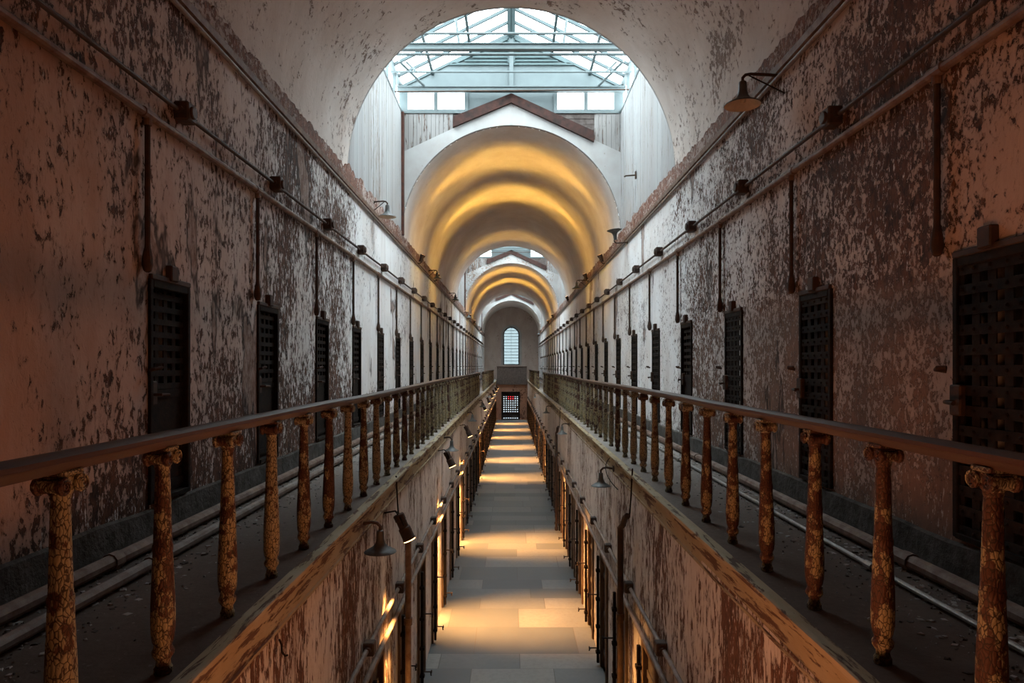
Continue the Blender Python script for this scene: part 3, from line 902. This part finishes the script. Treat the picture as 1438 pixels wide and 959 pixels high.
# ---------------------------------------------------------------- railings
RT = Z(-.27)                                  # handrail top
def rail_profile(sx):
    w, h = .052, .062
    return [(-w * .55, -h), (-w * .7, -h * .62), (-w, -h * .45), (-w, -h * .18), (-w * .8, 0 - .008), (-w * .35, 0), (w * .35, 0), (w * .8, -.008), (w, -h * .18), (w, -h * .45), (w * .7, -h * .62), (w * .55, -h)]
HB = RT - .062 - GZ                     # baluster height
def baluster_meshes():
    b = MB(); k = HB / .93
    prof = [(.030, 0), (.036, .004), (.036, .026), (.030, .034), (.027, .055), (.034, .066), (.042, .078), (.043, .094), (.036, .106), (.034, .118), (.041, .132),
            (.046, .17), (.0475, .23), (.046, .30), (.041, .42), (.038, .50), (.0395, .507), (.0395, .528), (.036, .535), (.034, .60), (.0305, .74), (.0285, .82), (.0275, .835), (.031, .842), (.031, .852), (.0275, .858), (.0275, .90)]
    b.lathe([(r, z * k) for r, z in prof], 16)
    o = b.build('baluster', 'bal', ang=28)
    c = MB(); z0 = .855 * k; zt = HB + .004
    # ionic capital: cushion, two scrolls along the rail, square abacus
    c.lathe([(.029, z0 - .006), (.036, z0 + .004), (.038, z0 + .014), (.034, z0 + .022)], 14)
    c.box(-.046, .046, -.050, .050, zt - .018, zt, ch=.005)
    c.box(-.034, .034, -.040, .040, z0 + .018, zt - .016, ch=.006)
    for sy in (-1, 1):
        mt = Matrix.Translation((0, sy * .040, z0 + .030)) @ Matrix.Rotation(PI / 2, 4, 'Y')
        c.lathe([(.026, -.046), (.030, -.044), (.030, -.036), (.024, -.030), (.021, 0), (.024, .030), (.030, .036), (.030, .044), (.026, .046)], 14, 0, mt)
        for sx2 in (-1, 1):
            pts = []
            for q in range(22):
                a = q * .62; rr = .027 - .0011 * q
                pts.append((sx2 * .047, sy * .040 + sy * rr * math.cos(a + PI / 2) * -1, z0 + .030 + rr * math.sin(a + PI / 2)))
            c.tube(pts, .0042, 5)
    o2 = c.build('capital', 'bal', o, ang=30)
    return o, o2
BP, BC = baluster_meshes()
bfirst = [True]
def railing(X, ya, yb, y0, pitch, lab, dir_):
    root = tag(empty('balustrade', (X, ya, GZ)), lab, 'railing', 'gallery balustrades')
    prof = rail_profile(1); n = len(prof); b = MB(); seg = max(4, int((yb - ya) / .5)); vs = []
    for i in range(seg + 1):
        y = (yb - ya) * i / seg
        sag = -.014 * math.sin((ya + y) * .42 + X) if ya + y > 6 else 0
        wob = .012 * mnoise.noise(((ya + y) * .35, X, 0))
        vs += [(px + wob, y, RT - GZ + pz + sag * .6) for px, pz in prof]
    fs = [(i * n + j, i * n + (j + 1) % n, (i + 1) * n + (j + 1) % n, (i + 1) * n + j) for i in range(seg) for j in range(n)]
    fs += [tuple(range(n)), tuple(range(seg * n, seg * n + n))]
    b.raw(vs, fs); tag(b.build('handrail', 'rail', root, ang=50), 'dark brown worn timber handrail')
    k = 0
    while True:
        y = y0 + pitch * k
        if y > yb - .06 or k > 95: break
        if bfirst[0]: o, c = BP, BC; bfirst[0] = False
        else:
            o = BP.copy(); C.objects.link(o); c = BC.copy(); C.objects.link(c); c.parent = o
        o.parent = root; o.location = (0, y - ya, 0)
        o.rotation_euler = (random.uniform(-.008, .008), random.uniform(-.008, .008), random.choice((0, PI)) + random.uniform(-.05, .05))
        k += 1
railing(-1.43, -1.0, 30.3, 2.17, .634, 'long balustrade with dark handrail along the near left gallery edge', -1)
railing(1.575, -1.0, 33.4, 2.24, .655, 'long balustrade with dark handrail along the near right gallery edge', 1)
railing(-1.43, 34.6, 55.0, 34.7, .634, 'short far balustrade on the left gallery beyond the gap', -1)
railing(1.52, 37.6, 57.5, 37.7, .655, 'short far balustrade on the right gallery beyond the gap', 1)
root = tag(empty('landing_parapet', (0, YG - .02, GZ)), 'brown panelled parapet across the far landing under the arched window', 'parapet')
b = MB(); b.box(EDL + .05, EDR - .05, -.015, .015, .08, 1.18)
for k in range(5):
    x = EDL + .08 + (EDR - EDL - .16) * k / 4; b.box(x - .035, x + .035, -.03, .03, 0, 1.18)
b.build('panel', 'darkwood', root, smooth=False)
b = MB(); b.box(EDL + .02, EDR - .02, -.06, .06, 1.18, 1.24, ch=.01); b.build('handrail', 'rail', root, smooth=False)

# ---------------------------------------------------------------- pipes and conduits
def run(name, pts, r, mat, lab, cat, group=None, seg=10):
    o = pts[0]; root = tag(empty(name, o), lab, cat, group)
    b = MB(); b.tube([Vector(p) - Vector(o) for p in pts], r, seg); b.build('pipe_run', mat, root)
    return root
for sx, sd, y0, pit in ((-1, 'left', 5.40, 2.12), (1, 'right', 5.50, 2.15)):
    x = sx * (XW - .045)
    pts = [(x, YB + .02 + i * 1.5, Z(2.0) + .012 * mnoise.noise((i * .9, sx, 0))) for i in range(int((YE - YB) / 1.5))]
    root = run('wall_mounted_conduit', pts, .018, 'box', 'thin upper conduit with dark junction boxes along the %s wall' % sd, 'conduit')
    bb = MB(); bb.bbox(-.06, .06, -.075, .075, -.075, .075, .012); bb.tube([(0, -.105, 0), (0, .105, 0)], .027, 10); bb.lathe([(.05, 0), (.05, .012), (.044, .02)], 12, 0, Matrix.Translation((-sx * .06, 0, 0)) @ Matrix.Rotation(-sx * PI / 2, 4, 'Y'))
    first = None
    for k in range(27):
        y = y0 + pit * k
        if y > YE - 3: break
        if first is None: first = bb.build('junction_box', 'box', root); o = first
        else: o = first.copy(); C.objects.link(o)
        o.location = (x - sx * .015 - pts[0][0], y - pts[0][1], Z(2.0) - pts[0][2])
    # thicker pipe below with drops to each door
    x = sx * (XW - .04); zz = Z(1.80)
    pts = [(x, YB + .02 + i * 1.5, zz + .015 * mnoise.noise((i * .7, sx, 6))) for i in range(int((YE - YB) / 1.5))]
    root = run('service_pipe', pts, .030, 'pipe', 'thick pipe with drops to the cells along the %s wall' % sd, 'pipe')
    o0 = Vector(pts[0])
    bb = MB(); bb.tube([(0, 0, 0), (0, 0, -.93), (0, .0, -.98)], [.020, .020, .024], 8); bb.lathe([(.024, -.96), (.036, -1.03), (.038, -1.08), (.026, -1.12), (.012, -1.13)], 10)
    cc = MB(); cc.tube([(0, -.07, 0), (0, .07, 0)], .038, 10); cc.tube([(0, 0, 0), (0, 0, -.08)], .028, 10)
    f1 = f2 = None
    for k, (a, c) in enumerate(UL if sx < 0 else UR):
        y = a - .08 if sx < 0 else c + .10
        if y > YE - 3: break
        if f1 is None: f1 = o1 = bb.build('drop_pipe', 'iron_rust', root); f2 = o2 = cc.build('pipe_tee', 'pipe', root)
        else: o1 = f1.copy(); C.objects.link(o1); o2 = f2.copy(); C.objects.link(o2)
        o1.location = Vector((x, y, zz)) - o0; o2.location = Vector((x, y, zz)) - o0
    # pipe under the moulding
    x = sx * (XW - .035)
    run('conduit', [(x, YB + .02 + i * 2, Z(2.82) + .008 * mnoise.noise((i, sx, 8))) for i in range(36)], .022, 'pipe_lt', 'slim grey conduit tucked under the moulding of the %s wall' % sd, 'conduit')
    # pipes lying along the walkway
    for xo, r, mat, what in ((2.22, .035 if sx < 0 else .016, 'pipe_lt' if sx < 0 else 'rod', 'outer pipe' if sx < 0 else 'thin shiny rod'), (2.46, .045, 'pipe', 'thick inner pipe')):
        pts = [(sx * (xo + .012 * mnoise.noise((i * .8, xo, sx))), YB + .02 + i * 1.6, GZ + r + .012) for i in range(46)]
        root = run('floor_pipe', pts, r, mat, '%s lying along the foot of the %s gallery wall' % (what, sd), 'pipe')
        bb = MB(); bb.tube([(0, -.045, 0), (0, .045, 0)], r + .009, 10); bb.box(-.03, .03, -.02, .02, -r - .012, -r)
        f1 = None
        for k in range(14):
            if f1 is None: f1 = o1 = bb.build('pipe_collar', mat, root)
            else: o1 = f1.copy(); C.objects.link(o1)
            i = 4 + k * 3; o1.location = Vector(pts[i]) - Vector(pts[0])
# lower corridor conduits
for X, sx, sd in ((LWL, -1, 'left'), (LWR, 1, 'right')):
    x = X - sx * .05
    pts = [(x, YB + .02 + i * 1.5, Z(-2.58)) for i in range(int((YG - YB - .5) / 1.5))]
    root = run('conduit', pts, .022, 'pipe_lt', 'upper of two conduits on the lower %s wall, with junction boxes' % sd, 'conduit')
    bb = MB(); bb.bbox(-.05, .05, -.055, .055, -.06, .06, .01); bb.tube([(0, -.085, 0), (0, .085, 0)], .03, 10)
    f1 = None
    for k in range(30):
        y = 6.25 + 1.72 * k
        if y > YG - 2: break
        if f1 is None: f1 = o1 = bb.build('junction_box', 'box', root)
        else: o1 = f1.copy(); C.objects.link(o1)
        o1.location = (-sx * .012, y - pts[0][1], 0)
    run('conduit', [(x, YB + .02 + i * 1.5, Z(-2.84)) for i in range(int((YG - YB - .5) / 1.5))], .026, 'pipe_lt', 'lower of two conduits on the lower %s wall, plain pipe' % sd, 'conduit')
# bent standpipes
def standpipe(X, sx, y, zt, mat, lab):
    xo = X - sx * (.16 if sx < 0 else .135)
    root = tag(empty('drain_pipe', (xo, y, 0)), lab, 'pipe')
    b = MB(); b.tube([(0, 0, .0), (0, 0, zt - .06), (0, -.02 * 0, zt), (sx * .02, -.06, zt + .05), (sx * .02, -.20, zt + .16), (sx * .04, -.26, zt + .20)], .036, 12)
    b.build('pipe_run', mat, root)
    for z in (.06, .9, 1.75):
        b = MB(); b.tube([(0, 0, z - .04), (0, 0, z + .04)], .05, 12); b.build('pipe_collar', mat, root)
    b = MB(); b.tube([(sx * .07, -.22, zt + .18), (sx * .085, -.24, zt + .45), (sx * .09, -.30, zt + .75)], .009, 6)
    b.build('wire', 'iron', root)
standpipe(LWL, -1, 7.95, Z(-1.98), 'pipe', 'bent orange-lit standpipe on the lower left wall by the floodlight')
standpipe(LWR, 1, 8.1, Z(-1.92), 'iron_rust', 'dark bent standpipe on the lower right wall before the near lamp')
standpipe(LWR, 1, 19.6, Z(-1.92), 'iron_rust', 'second dark bent standpipe farther down the lower right wall')

# ---------------------------------------------------------------- lamps
def shade_mesh(R0, name, root, mtx=None):
    k = R0
    out = [(.20 * k, 1.30 * k), (.22 * k, 1.22 * k), (.24 * k, .80 * k), (.30 * k, .55 * k), (.46 * k, .34 * k), (.74 * k, .18 * k), (.96 * k, .06 * k), (1.0 * k, 0), (.985 * k, -.012 * k)]
    b = MB(); b.lathe(out, 28, 0, mtx, caps=False); b.lathe([(.001, 1.36 * k), (.12 * k, 1.35 * k), (.20 * k, 1.30 * k)], 28, 0, mtx, caps=False)
    o = b.build(name, 'shade', root, ang=40)
    b = MB(); b.lathe([(.985 * k, -.010 * k), (.94 * k, .04 * k), (.72 * k, .15 * k), (.44 * k, .31 * k), (.26 * k, .52 * k), (.10 * k, .60 * k), (.001, .61 * k)], 28, 0, mtx, caps=False)
    tag(b.build('shade_lining', 'shade_in', o, ang=60, fix=False), 'cream enamel lining')
    b = MB(); b.lathe([(.07 * k, .62 * k), (.08 * k, .50 * k), (.14 * k, .36 * k), (.17 * k, .24 * k), (.13 * k, .12 * k), (.001, .07 * k)], 12, 0, mtx, caps=False)
    b.build('bulb', 'shade_in', o)
    return o
def gooseneck(loc, sx, R0, reach, lab, brace=True, up=False, tilt=0., drop=.0):
    """shade centre at loc; sx = side the wall is on; reach = distance to the wall"""
    root = tag(empty('wall_lamp', loc), lab, 'lamp', 'gooseneck wall lamps')
    if up:
        mt = Matrix.Rotation(PI - sx * .12, 4, 'Y')
        shade_mesh(R0, 'lamp_shade', root, mt)
        b = MB(); b.tube([(0, 0, -1.3 * R0), (0, 0, -1.55 * R0), (sx * .05, 0, -1.75 * R0), (sx * reach * .6, 0, -1.72 * R0), (sx * reach, 0, -1.6 * R0)], .014, 8)
    else:
        mt = Matrix.Rotation(tilt, 4, 'X')
        shade_mesh(R0, 'lamp_shade', root, mt)
        h = 1.36 * R0
        b = MB(); b.tube([(0, 0, h - .02), (0, 0, h + .03), (sx * .03, 0, h + .06), (sx * .08, 0, h + .068), (sx * reach * .7, 0, h + .06), (sx * reach, 0, h + .05 - drop)], .015, 10)
    b.build('lamp_arm', 'iron_rust', root)
    b = MB()
    zb = (1.36 * R0 + .05 - drop) if not up else -1.6 * R0
    b.lathe([(.045, 0), (.045, .012), (.025, .02)], 14, 0, Matrix.Translation((sx * reach, 0, zb)) @ Matrix.Rotation(-sx * PI / 2, 4, 'Y'))
    b.build('wall_plate', 'iron_rust', root)
    if brace:
        b = MB(); b.tube([(sx * .06, 0, zb + .005), (sx * reach, -.12, zb - .22)], .007, 6); b.build('brace_rod', 'iron', root)
    return root
gooseneck((2.27, 6.7, Z(2.56)), 1, .175, .37, 'black gooseneck lamp high on the near right wall')
gooseneck((-2.36, 13.0, Z(2.84)), -1, .17, .27, 'grey lamp high on the left wall below the skylight bay')
gooseneck((2.33, 15.45, Z(3.08)), 1, .17, .30, 'lamp turned upward on the right wall before the golden vault', brace=False, up=True)
gooseneck((2.30, 24.0, Z(2.72)), 1, .17, .33, 'orange-lit lamp high on the right wall inside the golden vault')
gooseneck((-2.35, 21.6, Z(2.76)), -1, .15, .28, 'lamp high on the left wall inside the golden vault')
gooseneck((-2.33, 28.5, Z(2.75)), -1, .17, .30, 'lamp high on the left wall at the far mouth of the golden vault')
gooseneck((-2.33, 37.3, Z(2.65)), -1, .17, .30, 'lamp high on the left wall in the second skylight bay')
gooseneck((-2.33, 52.5, Z(2.72)), -1, .17, .30, 'lamp high on the left wall in the third vault')
gooseneck((2.33, 57.5, Z(2.68)), 1, .17, .30, 'lamp high on the right wall in the last skylight bay')
for i, (y, lab) in enumerate(((6.1, 'nearest grey gooseneck lamp under the left gallery edge'), (13.4, 'second gooseneck lamp under the left gallery edge'), (20.6, 'third gooseneck lamp under the left gallery edge'), (27.8, 'fourth gooseneck lamp under the left gallery edge'), (36., 'fifth gooseneck lamp under the left gallery edge'))):
    gooseneck((-1.17, y, Z(-1.66)), -1, .145, .18, lab, brace=False, drop=.0)
for i, (y, lab) in enumerate(((9.45, 'nearest grey gooseneck lamp under the right gallery edge'), (16.7, 'second gooseneck lamp under the right gallery edge'), (24.1, 'third gooseneck lamp under the right gallery edge'), (35.5, 'fourth gooseneck lamp under the right gallery edge'))):
    gooseneck((1.24, y, Z(-1.66)), 1, .138, .18, lab, brace=False)

# light helper
def spot(name, loc, target, power, col, ang, blend, parent=None, scale=(1, 1, 1), radius=.05, roll=0.):
    l = bpy.data.lights.new(name, 'SPOT'); l.energy = power; l.color = col; l.spot_size = math.radians(ang); l.spot_blend = blend; l.shadow_soft_size = radius
    o = bpy.data.objects.new(name, l); C.objects.link(o)
    d = Vector(target) - Vector(loc)
    o.location = loc; o.rotation_euler = d.to_track_quat('-Z', 'Y').to_euler(); o.scale = scale
    return o
WARM = (1., .46, .125); GOLD = (1., .575, .10); REDW = (1., .36, .15)
FLOODS = [1.9, 7.3, 12.65, 18.05, 28.8, 34.2, 39.6, 45.0, 50.4, 55.8]
FP = None
def flood_proto():
    root = empty('floodlight')
    b = MB(); mt = Matrix.Rotation(math.radians(-24), 4, 'Y')
    b.lathe([(.052, .17), (.060, .16), (.060, .10), (.054, .095), (.054, .02), (.066, .01), (.066, -.10), (.070, -.11), (.070, -.125)], 20, 0, mt)
    b.build('lamp_housing', 'iron_rust', root)
    b = MB(); b.lathe([(.066, -.126), (.064, -.134), (.02, -.137)], 20, 0, mt)
    tag(b.build('lens', 'lit', root), 'glowing amber lens')
    b = MB(); b.tube([(-.2225, 0, .17), (-.10, 0, .19), (-.03, .066, .12), (.0, .068, .05)], .009, 7); b.tube([(-.10, 0, .19), (-.03, -.066, .12), (0, -.068, .05)], .009, 7)
    b.build('yoke', 'iron', root)
    remember(root); return root
FP = flood_proto()
FL = []
for i, y in enumerate(FLOODS):
    z = 2.98 - .0 * i
    o = FP if i == 0 else copy_tree(FP)
    o.location = (LWL + .22, y, z)
    tag(o, '%s amber floodlight under the left gallery edge, counted from the viewer' % ORD[i], 'floodlight', 'amber floodlights')
    src = (LWL + .22 - math.sin(math.radians(24)) * -.15, y, z - .16)
    spot('flood_beam', src, (.18, y + .05, 0), 3200 if i > 1 else (500, 1700)[i], WARM, 104, 1., scale=(.46, 1, 1), radius=.06)
    spot('flood_beam', (src[0] - .02, y, z - .15), (LWL - .02, y + .1, 1.1), 640, WARM, 34, .9, radius=.03)
    spot('flood_beam', (src[0], y, z - .15), (LWL - .02, y + .1, .3), 2600, WARM, 15, .9, radius=.03)
# added out-of-view fill lamps warming the near walls: wall floods and floor uplighters
WF = None
for i, (sx, y) in enumerate(((-1, 2.0), (1, 2.3), (-1, -2.0), (1, -2.0))):
    X = LWL if sx < 0 else LWR
    if WF is None: o = WF = copy_tree(FP)
    else: o = copy_tree(FP)
    o.name = 'floodlight'; o.location = (X - sx * .17, y, 2.66); o.rotation_euler = (0, PI if sx > 0 else 0, 0)  # added fill lamp, out of view
    o.rotation_euler = (0, math.radians(-70) if sx < 0 else math.radians(118), 0)
    tag(o, 'added fill floodlight aimed across and up from the lower %s wall, %s' % ('left' if sx < 0 else 'right', 'below the viewer' if y > 0 else 'behind the viewer'), 'floodlight', 'amber floodlights')
    spot('fill_across_beam', (X - sx * .36, y, 2.78), (-sx * 2.6, y + 2.6, 5.6), 150 if sx < 0 else 95, REDW, 120, 1., radius=.3)
UP = None  # unseen floor lamps added to warm the near vault
for i, (x, y) in enumerate(((-.9, 3.0), (.95, 3.0))):
    if UP is None:
        o = empty('uplight'); b = MB(); b.box(-.16, .16, -.12, .12, 0, .03, ch=.008); b.box(-.13, .13, -.06, .06, .07, .27, ch=.012); b.build('lamp_housing', 'iron', o, smooth=False)
        b = MB(); b.box(-.115, .115, -.048, .048, .27, .276); b.build('lens', 'lit', o, smooth=False)
        b = MB(); b.box(-.15, -.135, -.02, .02, .03, .2); b.box(.135, .15, -.02, .02, .03, .2); b.build('yoke', 'iron', o, smooth=False)
        UP = o; remember(o)
    else: o = copy_tree(UP)
    o.location = (x, y, 0)
    tag(o, 'added fill uplighter standing on the corridor floor beside the %s lower wall' % ('left' if x < 0 else 'right'), 'floodlight', 'added floor uplighters')
    spot('fill_uplight_beam', (x, y, .30), (-x * 1.4, y + 2.6, 6.2), 90, (1, .45, .22), 100, .9, radius=.12)
# vault uplights on the mouldings
def vault_band(y, power, w=.34, dy=.0):
    for sx in (-1, 1):
        spot('vault_beam', (sx * 2.2, y, SP - .05), (-sx * .55, y + dy, SP + 2.5), power, GOLD, 112, .75, scale=(1, w, 1), radius=.05)

world = bpy.data.worlds.new('overcast_sky'); S.world = world; world.use_nodes = True
wt = world.node_tree; bg = wt.nodes['Background']
bg.inputs[0].default_value = (.83, .935, 1.0, 1); bg.inputs[1].default_value = 14.

def uplight_fix(y, sx, lab):
    root = tag(empty('vault_uplight', (sx * (XW - .16), y, Z(2.98))), lab, 'floodlight', 'golden vault uplights')
    mt = Matrix.Rotation(-sx * .35, 4, 'Y')
    b = MB(); b.lathe([(.04, -.10), (.052, -.09), (.052, .02), (.07, .05), (.074, .10)], 16, 0, mt); b.build('lamp_housing', 'iron_rust', root)
    b = MB(); b.lathe([(.066, .101), (.05, .104), (.01, .105)], 16, 0, mt); b.build('lens', 'lit', root)
    b = MB(); b.tube([(sx * .15, 0, -.14), (sx * .05, 0, -.14), (0, 0, -.09)], .012, 8); b.build('yoke', 'iron', root)
VB = [(18.9, 400), (22.8, 500), (30.2, 160), (40.8, 440), (46.0, 500)]
for k, (y, p) in enumerate(VB):
    for sx in (-1, 1):
        src = Vector((sx * (XW - .24), y, Z(3.12)))
        spot('vault_beam', src, (-sx * 1.15, y + .1, SP + 2.15), p, GOLD, 118, .6, scale=(.30, 1, 1), radius=.05)
        uplight_fix(y, sx, 'small amber uplight on the %s moulding, %s along the golden vaults' % ('left' if sx < 0 else 'right', ORD[k]))

# ---------------------------------------------------------------- small things
# plaster crumbs on the walkways
for sx, sd in ((-1, 'left'), (1, 'right')):
    b = MB(); rnd = random.Random(20 + sx)
    for k in range(4200):
        y = 2 + 32 * rnd.random() ** 1.5
        x = sx * (XW - .05 - abs(rnd.gauss(0, .28)) - (rnd.random() ** 6) * .5)
        if abs(x) < 1.72: continue
        s_ = .006 + .022 * rnd.random() ** 3; a = rnd.uniform(0, PI); h = rnd.uniform(.002, .012)
        ca, sa = math.cos(a) * s_, math.sin(a) * s_; k2 = rnd.uniform(.4, 1)
        q = [(ca, sa), (-sa * k2, ca * k2), (-ca, -sa), (sa * k2, -ca * k2)]
        zt_ = [rnd.uniform(.3, 1) * h for _ in q]
        vs = [(x + u, y + v, GZ + .0005) for u, v in q] + [(x + u * .8, y + v * .8, GZ + .001 + t_) for (u, v), t_ in zip(q, zt_)]
        b.raw(vs, [(4, 5, 6, 7), (0, 1, 5, 4), (1, 2, 6, 5), (2, 3, 7, 6), (3, 0, 4, 7)], 0 if rnd.random() < .6 else 1)
    tag(b.build('plaster_crumbs', ['face_w', 'plinth'], smooth=False), 'loose plaster crumbs strewn along the %s walkway' % sd, 'debris', kind='stuff')
# wall hook in the bay, small bolts under the nosing
root = tag(empty('wall_hook', (XW - .02, 14.3, Z(4.0))), 'small rusty hook on the right plank wall of the skylight bay', 'hook')
b = MB(); b.tube([(.0, 0, 0), (-.22, -.02, -.02), (-.26, -.02, -.04)], .016, 8); b.build('hook_arm', 'iron_rust', root)
b = MB(); b.box(-.03, .0, -.03, .03, -.08, .08, ch=.006); b.build('wall_plate', 'iron_rust', root, smooth=False)
b = MB(); b.tube([(0, 0, 0), (.012, 0, -.03), (.016, .0, -.075), (.03, .01, -.10), (.045, .01, -.095)], .006, 7)
tag(b.build('hanging_hook', 'iron', None), 'small bent iron hook under the near left gallery edge', 'hook'); bpy.data.objects['hanging_hook'].location = (LWL + .035, 3.9, GZ - .30)
b = MB(); pts = [(EDR - .03 - .10 * math.sin(t * PI / 8), 9.55 - .9 * (1 - math.cos(t * PI / 8)) * .4, GZ - .02 - .16 * t / 8 * 2) for t in range(9)]
b.tube(pts, .006, 6)
tag(b.build('loose_cable', 'iron'), 'loose black cable looping over the right gallery edge by a lamp', 'cable')

# ---------------------------------------------------------------- camera and view
cam = bpy.data.cameras.new('camera'); co = bpy.data.objects.new('camera', cam); C.objects.link(co)
co.location = (0, 0, E); co.rotation_euler = (PI / 2, 0, 0)
cam.lens = 24; cam.sensor_width = 36; cam.shift_x = 1 / 1438; cam.shift_y = (514 - 479.5) / 1438
cam.clip_start = .05; cam.clip_end = 300
S.camera = co
S.view_settings.view_transform = 'Standard'; S.view_settings.look = 'None'; S.view_settings.gamma = 1; S.view_settings.use_curve_mapping = False
S.view_settings.exposure = 0.0
cy = S.cycles
cy.max_bounces = 12; cy.diffuse_bounces = 8; cy.glossy_bounces = 3; cy.transparent_max_bounces = 12; cy.caustics_reflective = False; cy.caustics_refractive = False
cy.use_denoising = True; cy.sample_clamp_indirect = 8
